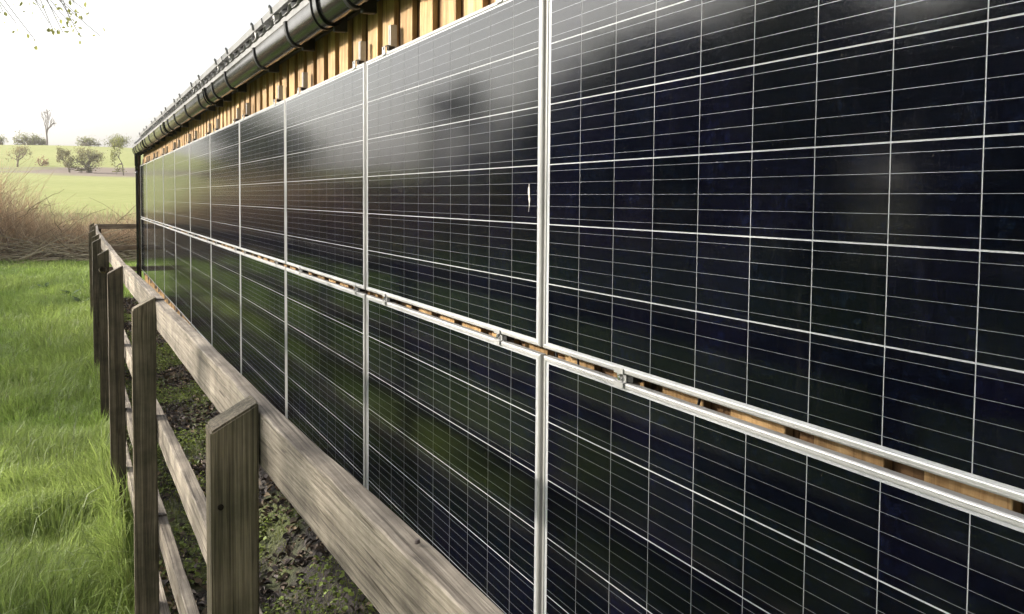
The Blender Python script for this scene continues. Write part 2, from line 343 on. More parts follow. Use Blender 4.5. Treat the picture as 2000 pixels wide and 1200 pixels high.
# soil strip between fence and building
def soil_mat():
    m, n, l, b = new_mat('mossy_soil')
    geo = N(n, 'ShaderNodeNewGeometry')
    n1 = N(n, 'ShaderNodeTexNoise'); n1.inputs['Scale'].default_value = 35; n1.inputs['Detail'].default_value = 8; l.new(geo.outputs['Position'], n1.inputs['Vector'])
    n2 = N(n, 'ShaderNodeTexNoise'); n2.inputs['Scale'].default_value = 1.7; n2.inputs['Detail'].default_value = 5; l.new(geo.outputs['Position'], n2.inputs['Vector'])
    s = ramp(n, [(0.3, (0.010, 0.008, 0.0065)), (0.7, (0.042, 0.033, 0.027))]); l.new(n1.outputs['Fac'], s.inputs[0])
    g = ramp(n, [(0.3, (0.03, 0.04, 0.01)), (0.7, (0.10, 0.115, 0.03))]); l.new(n1.outputs['Fac'], g.inputs[0])
    k = ramp(n, [(0.46, (0, 0, 0)), (0.56, (1, 1, 1))]); l.new(n2.outputs['Fac'], k.inputs[0])
    mx = N(n, 'ShaderNodeMix', data_type='RGBA'); l.new(k.outputs[0], mx.inputs[0]); l.new(s.outputs[0], mx.inputs[6]); l.new(g.outputs[0], mx.inputs[7])
    l.new(mx.outputs[2], b.inputs['Base Color']); b.inputs['Roughness'].default_value = 0.9
    bp = N(n, 'ShaderNodeBump'); bp.inputs['Distance'].default_value = 0.03; bp.inputs['Strength'].default_value = 0.9; l.new(n1.outputs['Fac'], bp.inputs['Height']); l.new(bp.outputs[0], b.inputs['Normal'])
    return m
sx = np.linspace(-0.84, 0.25, 14); sy = np.linspace(-4, 17.2, 160)
XX, YY = np.meshgrid(sx, sy)
def bank(x, y):
    t_ = np.clip((x + 0.35) / 0.36, 0, 1); return 0.20 * t_ * t_ * (3 - 2 * t_) * np.clip((9 - y) / 5, 0, 1)
ZZ = zg(XX, YY) + 0.012 + 0.018 * np.sin(XX * 9 + YY * 3.1) * np.sin(YY * 5.3)
ZZ = np.maximum(ZZ, zg(XX, YY) + 0.006)
ZZ = ZZ + bank(XX, YY)
V = np.stack([XX, YY, ZZ], -1).reshape(-1, 3); nx = len(sx)
i, j = np.meshgrid(np.arange(len(sy) - 1), np.arange(nx - 1), indexing='ij'); a = (i * nx + j).ravel()
soil = np_mesh('soil_strip', V, [np.stack([a, a + 1, a + nx + 1, a + nx], -1)], soil_mat(), smooth=True); tag(soil, kind='structure')

# ------------------------------------------------------------------ barn
PW, GAP, PH, ROWGAP = 1.638, 0.018, 0.994, 0.0215
PITCHY = PW + GAP
WALL_END = 16.72; WALL_START = -4.2
barn = empty('barn', (0.1, WALL_END, -1.5))
tag(barn, 'long timber clad barn with grey metal roof carrying the solar panels', 'barn')
def bpart(o):
    o.location = Vector(o.location) - barn.location; return o
ORD = ['', 'first', 'second', 'third', 'fourth', 'fifth', 'sixth', 'seventh', 'eighth', 'ninth', 'tenth', 'eleventh', 'twelfth', 'thirteenth']
bpart_mesh = []
y = WALL_START
fb = None; bb = []
k = 0
Z0B, Z1B = -1.42, 1.40
variants = []
for w in (0.135, 0.150, 0.142, 0.158):
    o = box('board', 0.0, 0.022, 0, w, Z0B, Z1B, M['cladding'], barn, 0.0015); variants.append((o, w, True))
used = {}
yy = WALL_END
while yy > WALL_START:
    o, w, _ = variants[random.randrange(4)]
    loc = Vector((0.079 + random.uniform(-.0015, .0015), yy - w / 2, (Z0B + Z1B) / 2)) - barn.location
    if id(o) not in used: used[id(o)] = 1; o.location = loc
    else: share(o, 'board', barn, loc)
    yy -= w + random.uniform(0.070, 0.098)
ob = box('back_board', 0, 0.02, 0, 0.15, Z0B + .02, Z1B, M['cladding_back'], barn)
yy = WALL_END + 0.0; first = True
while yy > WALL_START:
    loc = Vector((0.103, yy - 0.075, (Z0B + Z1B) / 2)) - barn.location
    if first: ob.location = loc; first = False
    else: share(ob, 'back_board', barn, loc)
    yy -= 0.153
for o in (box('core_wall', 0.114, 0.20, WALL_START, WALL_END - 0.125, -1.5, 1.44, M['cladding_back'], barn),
          box('plinth', 0.116, 0.25, WALL_START, WALL_END - .002, -1.9, -1.505, M['concrete'], barn, 0.004),
          box('fascia_board', 0.040, 0.0665, WALL_START, WALL_END + 0.04, 1.262, 1.405, M['black_matt'], barn, 0.002)):  # fascia is coloured black to stand in for the shade behind the gutter
    bpart(o)
_y0, _y1 = WALL_END - 0.12, WALL_END - 0.02
_pr = [(0.205, -1.9), (6.0, -1.9), (6.0, 2.52), (0.205, 1.40)]
bpart(mesh_obj('end_wall', [(x, _y0, z) for x, z in _pr] + [(x, _y1, z) for x, z in _pr], [(0, 1, 2, 3), (7, 6, 5, 4), (0, 4, 5, 1), (1, 5, 6, 2), (2, 6, 7, 3), (3, 7, 4, 0)], M['cladding_back'], barn))
# corrugated roof: eave at X=-0.085, rising to +X
PITCH_R = rad(11.0); EAVE_X, EAVE_Z = -0.075, 1.425
prof = []
yy = WALL_START - 0.1
while yy < WALL_END + 0.12:
    # trapezoid rib 0.26 pitch
    for dy, dz in ((0.0, 0.0), (0.10, 0.0), (0.128, 0.034), (0.188, 0.034), (0.216, 0.0)): prof.append((yy + dy, dz))
    yy += 0.24
V = []; nP = len(prof)
for (dx, off) in ((0, 0), (3.0, 0), (6.2, 0), (0, -0.0012), (3.0, -0.0012), (6.2, -0.0012)):
    for (py, pz) in prof:
        V.append((EAVE_X + dx * math.cos(PITCH_R), py, EAVE_Z + dx * math.sin(PITCH_R) + pz + off))
F = []
for s in (0, 1):
    for q in range(nP - 1):
        F.append((s * nP + q, s * nP + q + 1, (s + 1) * nP + q + 1, (s + 1) * nP + q))
        F.append(((s + 3) * nP + q, (s + 4) * nP + q, (s + 4) * nP + q + 1, (s + 3) * nP + q + 1))
for q in range(nP - 1): F.append((q, 3 * nP + q, 3 * nP + q + 1, q + 1))
bpart(mesh_obj('roof_sheet', V, F, M['roof'], barn))
bpart(box('added_eave_strip', -0.062, -0.058, WALL_START, WALL_END + 0.05, 1.335, 1.4235, M['eave_strip'], barn))  # added strip, made up to give a light grey band above the gutter

# ------------------------------------------------------------------ solar panels on the wall
LIP, DEPTH = 0.0120, 0.020
def frame_mesh(W, H, depth, name='frame'):
    """mitred frame swept round a rectangle in the local YZ plane, front at x=0, back at +depth; origin lower corner"""
    prf = [(0.028, depth), (0.0, depth), (0.0, 0.0030), (0.0022, 0.0006), (0.0034, 0.0), (0.0048, 0.0), (0.0054, 0.0011), (0.0062, 0.0011), (0.0068, 0.0), (0.0105, 0.0), (LIP, 0.0009), (LIP, 0.0045), (0.028, 0.0045)]
    cor = [((0, 0), (1, 1)), ((W, 0), (-1, 1)), ((W, H), (-1, -1)), ((0, H), (1, -1))]
    V = []; n = len(prf)
    for (c, d) in cor:
        for (t, x) in prf: V.append((x, c[0] + d[0] * t, c[1] + d[1] * t))
    F = []
    for q in range(4):
        a = q * n; b = ((q + 1) % 4) * n
        for k in range(n - 1): F.append((a + k, b + k, b + k + 1, a + k + 1))
    me = bpy.data.meshes.new(name); me.from_pydata(V, [], F); me.update(); me.materials.append(M['alu'])
    bm = bmesh.new(); bm.from_mesh(me); bmesh.ops.recalc_face_normals(bm, faces=bm.faces); bm.to_mesh(me); bm.free()
    return me
ME_FRAME = frame_mesh(PW, PH, DEPTH)
MU = 0.0262; PC = (PW - 2 * MU) / 10; CW = PC - 0.0023
MV = 0.0170; PR = (PH - 2 * MV) / 6; CH = PR - 0.0029
XG, XC, XB, XS = 0.0012, 0.0024, 0.0021, 0.0030
def quad_mesh(name, x, y0, y1, z0, z1, mat):
    me = bpy.data.meshes.new(name); me.from_pydata([(x, y0, z0), (x, y0, z1), (x, y1, z1), (x, y1, z0)], [], [(0, 1, 2, 3)]); me.update(); me.materials.append(mat); return me
ME_GLASS = quad_mesh('glass', XG, LIP - .0006, PW - LIP + .0006, LIP - .0006, PH - LIP + .0006, M['glass'])
def slab(name, x0, x1, y0, y1, z0, z1, mat):
    bm = bmesh.new(); box_bm(bm, x0, x1, y0, y1, z0, z1); me = bpy.data.meshes.new(name); bm.to_mesh(me); bm.free(); me.materials.append(mat); return me
ME_BACK = slab('backsheet', XS, XS + 0.001, 0.009, PW - 0.009, 0.009, PH - 0.009, M['backsheet'])
ME_CELL = slab('cell', 0, 0.0003, -CW / 2, CW / 2, -CH / 2, CH / 2, M['cell'])
BW = 0.00072
ME_BUS = slab('busbar', 0, 0.0002, MU - 0.004, PW - MU + 0.004, -BW / 2, BW / 2, M['ribbon'])
def cell_pos(): 
    return [(MU + (c + .5) * PC, MV + (r + .5) * PR) for r in range(6) for c in range(10)]
def bus_pos():
    return [MV + r * PR + PR / 2 + (k - 2) * CH / 5 for r in range(6) for k in range(5)]
bm = bmesh.new()
for (a, b_) in cell_pos(): box_bm(bm, XC, XC + .0003, a - CW / 2, a + CW / 2, b_ - CH / 2, b_ + CH / 2)
ME_CELLS = bpy.data.meshes.new('cells'); bm.to_mesh(ME_CELLS); bm.free(); ME_CELLS.materials.append(M['cell'])
bm = bmesh.new()
for b_ in bus_pos(): box_bm(bm, XB, XB + .0002, MU - .004, PW - MU + .004, b_ - BW / 2, b_ + BW / 2)
ME_BUSES = bpy.data.meshes.new('busbars'); bm.to_mesh(ME_BUSES); bm.free(); ME_BUSES.materials.append(M['ribbon'])
def O(name, me, parent, loc=(0, 0, 0), rot=(0, 0, 0)):
    o = bpy.data.objects.new(name, me); o.location = loc; o.rotation_euler = rot; return link(o, parent)
# column index n: panel between joint n-1... spans Y [(n)*PITCHY, (n+1)*PITCHY]; n=9 is next to the downpipe
def wall_panel(n, row):
    z = 0.0 if row == 'upper' else -ROWGAP - PH
    e = empty('solar_panel', (random.uniform(-.0008, .0008), n * PITCHY + GAP / 2, z))
    e.rotation_euler = (0, random.uniform(-.0012, .0012), random.uniform(-.0016, .0016))
    od = ORD[10 - n]
    tag(e, f'dark blue solar panel, {od} from the black downpipe in the {row} row on the wall', 'solar panel', f'solar panels of the {row} row on the wall')
    O('frame', ME_FRAME, e); O('backsheet', ME_BACK, e); O('glass', ME_GLASS, e)
    if -1 <= n <= 2:
        for (a, b_) in cell_pos(): O('cell', ME_CELL, e, (XC, a, b_))
        for b_ in bus_pos(): O('busbar', ME_BUS, e, (XB, 0, b_))
    else:
        O('cell_grid', ME_CELLS, e)["kind"] = 'stuff'; O('busbar_grid', ME_BUSES, e)["kind"] = 'stuff'
    return e
for n in range(9, -3, -1):
    for row in ('upper', 'lower'): wall_panel(n, row)

bd_m = plain('chalky_dropping', (0.42, 0.40, 0.37), 0.85, 0, 0.2, 0.3, 160)
V = []; F = []
for k in range(14):
    t_ = k / 13; z_ = 0.447 - 0.078 * t_; wv = 0.0045 * (math.sin(math.pi * min(1, t_ * 1.15 + .05)) + .25) * (0.7 + .6 * random.random()); yc_ = 0.083 + 0.002 * math.sin(t_ * 7)
    V += [(0.0006, yc_ - wv, z_), (-0.0004, yc_, z_), (0.0006, yc_ + wv, z_)]
for k in range(13): F += [(k * 3, k * 3 + 1, k * 3 + 4, k * 3 + 3), (k * 3 + 1, k * 3 + 2, k * 3 + 5, k * 3 + 4)]
tag(mesh_obj('bird_dropping', V, F, bd_m), 'dried pale bird dropping streak on the glass of the tenth upper panel', 'bird dropping')

# ------------------------------------------------------------------ mounting rails with clamps
def channel_mesh(h):
    # top-hat channel, section in XY, extruded in Z from 0 to h ; slot on the front
    sec = [(0.0, -0.013), (0.0, -0.004), (0.004, -0.004), (0.004, -0.010), (0.024, -0.010), (0.024, 0.010), (0.004, 0.010), (0.004, 0.004), (0.0, 0.004), (0.0, 0.013), (0.027, 0.013), (0.027, -0.013)]
    V = [(x, y, 0) for x, y in sec] + [(x, y, h) for x, y in sec]; n = len(sec)
    F = [(k, (k + 1) % n, n + (k + 1) % n, n + k) for k in range(n)]
    quads = [(0, 1, 2, 3), (0, 3, 4, 11), (4, 5, 10, 11), (5, 6, 9, 10), (6, 7, 8, 9)]
    F += [tuple(n + v for v in q) for q in quads] + [tuple(reversed(q)) for q in quads]
    me = bpy.data.meshes.new('channel'); me.from_pydata(V, [], F); me.update(); me.materials.append(M['alu']); return me
ME_CHAN = channel_mesh(2.22)
def clamp_mesh(kind):
    bm = bmesh.new()
    hw = 0.019
    if kind == 'mid':
        # top-hat clamp bridging upper frame bottom and lower frame top, with recessed centre
        t = 0.0028
        sec = [(-0.0045, 0.012), (-0.0045, -0.0005), (0.005, -0.0020), (0.005, -0.0195), (-0.0045, -0.0215), (-0.0045, -0.033)]
    else:
        sec = [(0.019, 0.004), (0.019, 0.030), (0.004, 0.030), (-0.0045, 0.024), (-0.0045, -0.009)]; t = 0.003
    t = 0.003
    def offs(sec, t):
        out = []
        for k, (x, z) in enumerate(sec):
            a = Vector(sec[max(k - 1, 0)]); b = Vector(sec[min(k + 1, len(sec) - 1)]); d = (b - a).normalized()
            out.append((x - d.y * t, z + d.x * t))
        return out
    o2 = offs(sec, t); n = len(sec)
    vs_ = []
    for y in (-hw, hw):
        vs_.append([bm.verts.new((x, y, z)) for x, z in sec]); vs_.append([bm.verts.new((x, y, z)) for x, z in o2])
    A, B, C, D = vs_
    for k in range(n - 1):
        bm.faces.new((A[k], A[k + 1], C[k + 1], C[k])); bm.faces.new((B[k], D[k], D[k + 1], B[k + 1]))
        bm.faces.new((A[k], B[k], B[k + 1], A[k + 1])); bm.faces.new((C[k], C[k + 1], D[k + 1], D[k]))
    bm.faces.new((A[0], C[0], D[0], B[0])); bm.faces.new((A[-1], B[-1], D[-1], C[-1]))
    bmesh.ops.recalc_face_normals(bm, faces=bm.faces)
    me = bpy.data.meshes.new('clamp'); bm.to_mesh(me); bm.free(); me.materials.append(M['alu']); return me
ME_CL_MID = clamp_mesh('mid'); ME_CL_TOP = clamp_mesh('top')
def bolt_mesh():
    bm = bmesh.new()
    bmesh.ops.create_cone(bm, segments=14, radius1=0.0075, radius2=0.0068, depth=0.007, cap_ends=True, matrix=Matrix.Rotation(rad(-90), 4, 'Y'))
    bmesh.ops.create_cone(bm, segments=6, radius1=0.0036, radius2=0.0036, depth=0.002, cap_ends=True, matrix=Matrix.Translation((-0.004, 0, 0)) @ Matrix.Rotation(rad(-90), 4, 'Y'))
    me = bpy.data.meshes.new('bolt'); bm.to_mesh(me); bm.free(); me.materials.append(M['steel']); return me
ME_BOLT = bolt_mesh()
ME_INSERT = slab('rubber_insert', 0.004, 0.030, -0.013, 0.013, -0.007, 0.007, M['black_matt'])
RAILS = {0: (0.28, 1.38), 1: (1.81, 2.93), 2: (3.60, 4.77), -1: (-1.46, -0.392), -2: (-3.0, -1.95)}
for n in range(9, -3, -1):
    ya, yb = RAILS.get(n, (n * PITCHY + 0.27 + random.uniform(-.05, .05), (n + 1) * PITCHY - 0.27 + random.uniform(-.05, .05)))
    for yr, side in ((yb, 'on its nearer side'), (ya, 'on its farther side')):
        e = empty('mounting_rail', (0.0210, yr, -1.112))
        tag(e, f'aluminium mounting rail behind {ORD[10 - n]} panel column from the downpipe, {side}', 'mounting rail', 'mounting rails behind the wall panels')
        O('channel', ME_CHAN, e)
        zt = 1.112
        c = O('clamp', ME_CL_MID, e, (-0.0210, 0, zt)); O('bolt', ME_BOLT, c, (0.0005, 0, -0.011)); O('rubber_insert', ME_INSERT, c, (0.004, -0.030, -0.011))
        c = O('clamp', ME_CL_TOP, e, (-0.0210, 0, zt + PH)); O('bolt', ME_BOLT, c, (-0.004, 0, 0.016)); O('rubber_insert', ME_INSERT, c, (0.002, -0.022, 0.016))
# loose black cables behind the slot
def cable(y0, y1, label):
    pts = [(0.052, y0, 0.10), (0.050, y0 + (y1 - y0) * .35, 0.015), (0.048, y0 + (y1 - y0) * .6, -0.03), (0.052, y1, -0.14)]
    P = np.array([[np.interp(t, [0, .35, .6, 1], [p[k] for p in pts]) for k in range(3)] for t in np.linspace(0, 1, 14)])
    V, F = tube_arrays(P, [0.0032] * 14, 6); o = np_mesh('cable', V, F, M['black_matt'], smooth=True)
    tag(o, label, 'cable')
cable(-0.10, -0.13, 'short black cable crossing the slot beside the tenth panel joint from downpipe')
cable(-0.66, -0.60, 'black cable crossing the slot below the eleventh upper panel from downpipe')
cable(0.03, -0.02, 'thin black cable behind the gap under the tenth upper panel joint')

# ------------------------------------------------------------------ gutter and downpipe
GX, GZ, GRX, GRZ = -0.050, 1.333, 0.066, 0.118
def arc(rx, rz, a0=180, a1=360, n=14):
    return [(GX + rx * math.cos(rad(a0 + (a1 - a0) * k / n)), GZ + rz * math.sin(rad(a0 + (a1 - a0) * k / n))) for k in range(n + 1)]
def gutter_shell(name, y0, y1, rx, rz, th, parent, lip=0.0, mat=None):
    o_ = arc(rx, rz); i_ = arc(rx - th, rz - th)
    if lip:  # rolled rim
        o_ = [(GX - rx + lip, GZ + lip), (GX - rx - lip * .3, GZ + lip * .6)] + o_ + [(GX + rx + lip * .3, GZ + lip * .6), (GX + rx - lip, GZ + lip)]
        i_ = [(GX - rx + lip, GZ + lip * .4), (GX - rx + th, GZ + lip * .3)] + i_ + [(GX + rx - th, GZ + lip * .3), (GX + rx - lip, GZ + lip * .4)]
    n = len(o_); V = []
    for yv in (y0, y1):
        V += [(x, yv, z) for x, z in o_] + [(x, yv, z) for x, z in i_]
    F = []
    for k in range(n - 1):
        F += [(k, 2 * n + k, 2 * n + k + 1, k + 1), (n + k, n + k + 1, 3 * n + k + 1, 3 * n + k), (k, k + 1, n + k + 1, n + k), (2 * n + k, 3 * n + k, 3 * n + k + 1, 2 * n + k + 1)]
    F += [(0, n, 3 * n, 2 * n), (n - 1, 3 * n - 1, 4 * n - 1, 2 * n - 1)]
    c = Vector((0, (y0 + y1) / 2, 0)); V = [Vector(v) - c for v in V]
    return mesh_obj(name, V, F, mat or M['black_plastic'], parent, smooth=False, loc=c)
gut = empty('gutter', (0, 0, 0))
tag(gut, 'glossy black deep half-round gutter running under the roof edge', 'gutter')
def sm(o):
    o.data.polygons.foreach_set('use_smooth', [True] * len(o.data.polygons))
    try: o.data.set_sharp_from_angle(angle=rad(40))
    except Exception: pass
    return o
G_END = 16.93
unions = [-1.9, 2.08, 6.05, 10.03, 14.0]
edges = [WALL_START] + unions + [G_END]
for a, b_ in zip(edges[:-1], edges[1:]): sm(gutter_shell('trough', a + .003, b_ - .003, GRX, GRZ, 0.003, gut, 0.006))
gs = sm(gutter_shell('strap', -0.019, 0.019, GRX + 0.0075, GRZ + 0.0075, 0.0065, gut, 0.009, M['black_matt']))
ME_STRAP = gs.data; bpy.data.objects.remove(gs)
bm = bmesh.new(); box_bm(bm, -0.026, 0.039, -0.015, 0.015, 1.195, 1.345); bmesh.ops.bevel(bm, geom=bm.edges[:], offset=0.004, segments=1, affect='EDGES')
ME_ARM = bpy.data.meshes.new('arm'); bm.to_mesh(ME_ARM); bm.free(); ME_ARM.materials.append(M['black_matt'])
bys = [-3.6, -2.7, -1.2, -.35, .55, 1.15, 1.62, 2.72, 3.66, 4.86, 5.58, 6.52, 7.6, 8.7, 9.5, 10.5, 11.6, 12.6, 13.5, 14.5, 15.3, 16.0, 16.5]
for v in bys:
    b_ = empty('bracket', (0, v, 0)); b_.parent = gut
    bpy.data.objects.remove(b_)
    s = O('bracket', ME_STRAP, gut, (0, v, 0)); O('arm', ME_ARM, s)
us = sm(gutter_shell('union', -0.060, 0.060, GRX + 0.006, GRZ + 0.006, 0.005, gut, 0.010)); ME_UN = us.data; bpy.data.objects.remove(us)
us = sm(gutter_shell('ridge', -0.008, 0.008, GRX + 0.012, GRZ + 0.012, 0.007, gut, 0.013)); ME_RG = us.data; bpy.data.objects.remove(us)
for v in unions:
    u_ = O('union', ME_UN, gut, (0, v, 0))
    O('ridge', ME_RG, u_, (0, -0.052, 0)); O('ridge', ME_RG, u_, (0, 0.052, 0)); O('arm', ME_ARM, u_, (0, 0.0, -.004))
# stop end
ae = arc(GRX + .004, GRZ + .004); V = [(x, 0, z) for x, z in ae] + [(x, 0.012, z) for x, z in ae]; n = len(ae)
F = [tuple(range(n)), tuple(reversed(range(n, 2 * n)))] + [(k, n + k, n + k + 1, k + 1) for k in range(n - 1)] + [(0, n - 1, 2 * n - 1, n)]
mesh_obj('stop_end', V, F, M['black_plastic'], gut, loc=(0, G_END, 0))
PX, PYY = -0.028, 16.78
dp = empty('downpipe', (PX, PYY, -1.64)); tag(dp, 'straight black round downpipe at the far end of the panel wall', 'downpipe')
def vtube(name, prof_, mat, parent, seg=20):
    V = []; F = []
    for r_, z_ in prof_: V += [(r_ * math.cos(2 * math.pi * k / seg), r_ * math.sin(2 * math.pi * k / seg), z_) for k in range(seg)]
    for q in range(len(prof_) - 1):
        for k in range(seg): F.append((q * seg + k, q * seg + (k + 1) % seg, (q + 1) * seg + (k + 1) % seg, (q + 1) * seg + k))
    F.append(tuple(reversed(range(seg)))); F.append(tuple(range((len(prof_) - 1) * seg, len(prof_) * seg)))
    return sm(mesh_obj(name, V, F, mat, parent))
H0 = 1.64
vtube('pipe', [(0.044, -0.05), (0.044, H0 + 1.02)], M['black_plastic'], dp)
vtube('socket', [(0.047, H0 + 0.84), (0.053, H0 + 0.845), (0.053, H0 + 0.86), (0.050, H0 + 0.865), (0.050, H0 + 0.95), (0.054, H0 + 0.955), (0.054, H0 + 0.97), (0.047, H0 + 0.975)], M['black_plastic'], dp)
vtube('outlet', [(0.048, H0 + 0.98), (0.058, H0 + 1.0), (0.062, H0 + 1.24)], M['black_plastic'], dp)
vtube('socket', [(0.047, H0 - 1.0), (0.052, H0 - 0.995), (0.052, H0 - 0.93), (0.047, H0 - 0.925)], M['black_plastic'], dp)
bm = bmesh.new(); box_bm(bm, 0.03, 0.125, -0.012, 0.012, H0 - .02, H0 + .02); bm_obj('pipe_clip', bm, M['black_matt'], dp)

# ------------------------------------------------------------------ roof-top panels (frames seen edge-on above the gutter)
RW, RH, RD = 1.65, 0.99, 0.038
def roof_frame():
    bm = bmesh.new()
    # local: y along eave 0..RW, x up the slope 0..RH, z thickness 0..RD
    box_bm(bm, 0, 0.03, 0, RW, 0, RD); box_bm(bm, RH - 0.03, RH, 0, RW, 0, RD)
    box_bm(bm, 0.03, RH - 0.03, 0, 0.03, 0, RD - .0008); box_bm(bm, 0.03, RH - 0.03, RW - 0.03, RW, 0, RD - .0008)
    me = bpy.data.meshes.new('frame'); bm.to_mesh(me); bm.free(); me.materials.append(M['alu_dull']); return me
ME_RF = roof_frame(); ME_RL = slab('laminate', 0.025, RH - 0.025, 0.025, RW - 0.025, RD - 0.008, RD - 0.004, M['cell'])
bm = bmesh.new(); box_bm(bm, -0.012, 0.012, -0.018, 0.018, 0.012, 0.004 + RD); 
bmesh.ops.create_cone(bm, segments=8, radius1=0.011, radius2=0.011, depth=0.010, cap_ends=True, matrix=Matrix.Translation((-0.006, 0, RD + 0.010)))
bmesh.ops.create_cone(bm, segments=8, radius1=0.006, radius2=0.006, depth=0.012, cap_ends=True, matrix=Matrix.Translation((-0.006, 0, RD + 0.016)))
ME_RC = bpy.data.meshes.new('clamp'); bm.to_mesh(ME_RC); bm.free(); ME_RC.materials.append(M['alu_dull'])
ME_RFOOT = slab('rail_foot', 0.004, RH + .03, -0.02, 0.02, -0.052, -0.003, M['roof'])
RP = 1.69; R0 = 5.28       # joint position measured above the seventh column
idx = 0
n_first = int((16.5 - R0) // RP)
for q in range(n_first, -7, -1):
    y0_ = R0 + (q - 1) * RP
    if y0_ < -4.5: break
    idx += 1
    e = empty('rooftop_solar_panel', (-0.078, y0_, 1.478)); e.rotation_euler = (0, -PITCH_R, 0)
    tag(e, f'silver framed solar panel lying on the roof, {ORD[idx]} from the downpipe end', 'solar panel', 'rooftop solar panels along the eave')
    O('frame', ME_RF, e); O('laminate', ME_RL, e)
    for t in (0.28, RW - 0.28): O('clamp', ME_RC, e, (0, t, 0)); O('rail_foot', ME_RFOOT, e, (0, t, 0))

# ------------------------------------------------------------------ fence
FY = [-3.0, -1.4, -0.42, 0.27, 1.65, 3.77, 6.07, 8.32, 10.5, 12.7, 14.9, 17.3, 18.0]
FX = [-0.790, -0.806, -0.836, -0.845, -0.861, -0.879, -0.882, -0.891, -0.868, -0.862, -0.825, -0.803, -0.80]
fx = lambda y: float(np.interp(y, FY, FX))
fz = lambda y: 0.005 - (0.0092 if y > 0 else 0.005) * y + 0.012 * math.sin(y * 0.9 + 0.4) * (1 if y > 4 else 0.3)
fence = empty('post_and_rail_fence', (-0.9, 0, -1.5)); fo = Vector(fence.location)
tag(fence, 'weathered four-rail wooden fence running beside the panel wall and turning to the barn end', 'fence')
random.seed(21)
POSTS = [-2.62, -0.42, 1.65, 3.77, 6.07, 8.32, 10.5, 12.7, 14.9, 17.3]
def post(x, y, ztop, wx=0.086, wy=0.082, lean=(0, 0), name='post', slope=0.048, parent=fence):
    zb = float(zg(x, y)) - 0.3
    bm = bmesh.new(); vv = box_bm(bm, -wx / 2, wx / 2, -wy / 2, wy / 2, 0, ztop - zb)
    for v in vv[4:]:
        v.co.z += slope * (v.co.x / wx) - slope / 2
    bmesh.ops.bevel(bm, geom=bm.edges[:], offset=0.004, segments=2, affect='EDGES')
    # subdivide along the height and wobble a little
    for k in range(1, 9):
        bmesh.ops.bisect_plane(bm, geom=bm.verts[:] + bm.edges[:] + bm.faces[:], plane_co=(0, 0, (ztop - zb) * k / 9), plane_no=(0, 0, 1))
    sd = random.uniform(0, 50)
    for v in bm.verts:
        q = noise.noise_vector(Vector((v.co.x * 8 + sd, v.co.y * 8, v.co.z * 2.2))); v.co.x += q.x * 0.0035; v.co.y += q.y * 0.0035
    o = bm_obj(name, bm, M['fence_z'], parent, loc=Vector((x, y, zb)) - fo)
    o.rotation_euler = (lean[0], lean[1], random.uniform(-.03, .03))
    return o
for y in POSTS:
    if y == 17.3: x = fx(y) - 0.05
    else: x = fx(y) - 0.002 - 0.043
    lean = (0.0, 0.0) if y < 1 else (random.uniform(-.004, .004), random.uniform(-.004, .004)) if y < 9 else (random.uniform(-.012, .012), random.uniform(-.012, .012))
    post(x, y, fz(y) + 0.016 + (0.015 if y > 14 else 0), lean=lean)
def rail(y0, y1, dz, h=0.098, t=0.035, name='rail', xo=0.0):
    n = max(8, int((y1 - y0) / (0.022 if y1 < 2 else 0.06))); V = []; F = []
    sd = random.uniform(0, 99); yc = (y0 + y1) / 2
    # section points (x from 0 left face to t right face, z from 0 top to -h) with chamfers
    c = 0.0022
    sec = [(0, -h + c), (0, -h * .66), (0, -h * .33), (0, -c), (c, 0), (t * .5, 0.0), (t - c, 0), (t, -c), (t, -h * .5), (t, -h + c), (t - c, -h), (c, -h)]
    m_ = len(sec)
    for k in range(n + 1):
        y = y0 + (y1 - y0) * k / n
        bx_ = fx(y) + xo; bz = fz(y) + dz
        for q, (sx_, sz_) in enumerate(sec):
            nv = noise.noise_vector(Vector((sx_ * 20 + sd, y * 3.3, sz_ * 14)))
            n2 = noise.noise_vector(Vector((sx_ * 40 + sd * 2, y * 13.0, sz_ * 30)))
            e = 0.0014 if 3 <= q <= 6 else 0.0006
            if q in (3, 4): n2 = n2 + noise.noise_vector(Vector((sd, y * 34.0, q * 3.0))) * 0.9 - Vector((0, 0, max(0, noise.noise(Vector((sd, y * 9.0, 1.0))) - .25) * 5))
            V.append((bx_ + sx_ + nv.x * 0.0018 + n2.x * e, y - yc, bz + sz_ + nv.z * 0.0025 + n2.z * e))
    for k in range(n):
        for q in range(m_):
            F.append((k * m_ + q, k * m_ + (q + 1) % m_, (k + 1) * m_ + (q + 1) % m_, (k + 1) * m_ + q))
    F.append(tuple(range(m_))); F.append(tuple(reversed(range(n * m_, (n + 1) * m_))))
    return mesh_obj(name, V, F, M['fence_y'], fence, loc=Vector((0, yc, 0)) - fo)
JN = [-2.62, 1.65, 6.07, 10.5, 14.9, 17.34]
for dz in (0.0, -0.465, -0.875, -1.235):
    for a, b_ in zip(JN[:-1], JN[1:]):
        rail(a + 0.002, b_ - 0.002, dz + random.uniform(-.006, .006), h=0.106 if dz == 0 else 0.098)
def wood_knot(x, y, z, a, b_, h, ang, mat, name):
    bm = bmesh.new(); bmesh.ops.create_cone(bm, segments=20, radius1=1, radius2=.72, depth=1, cap_ends=True); bmesh.ops.scale(bm, vec=(a, b_, h), verts=bm.verts)
    for v in bm.verts: v.co.z += 0.0008 * math.sin(v.co.x * 300)
    o = bm_obj(name, bm, mat, fence, smooth=False, loc=Vector((x, y, z)) - fo); o.rotation_euler = (0, 0, ang); return o
M['iron'] = plain('rusty_nail', (0.05, 0.035, 0.03), 0.7)
wood_knot(fx(-1.19) + .020, -1.19, fz(-1.19) + .002, .0035, .0035, .004, 0, M['iron'], 'nail')
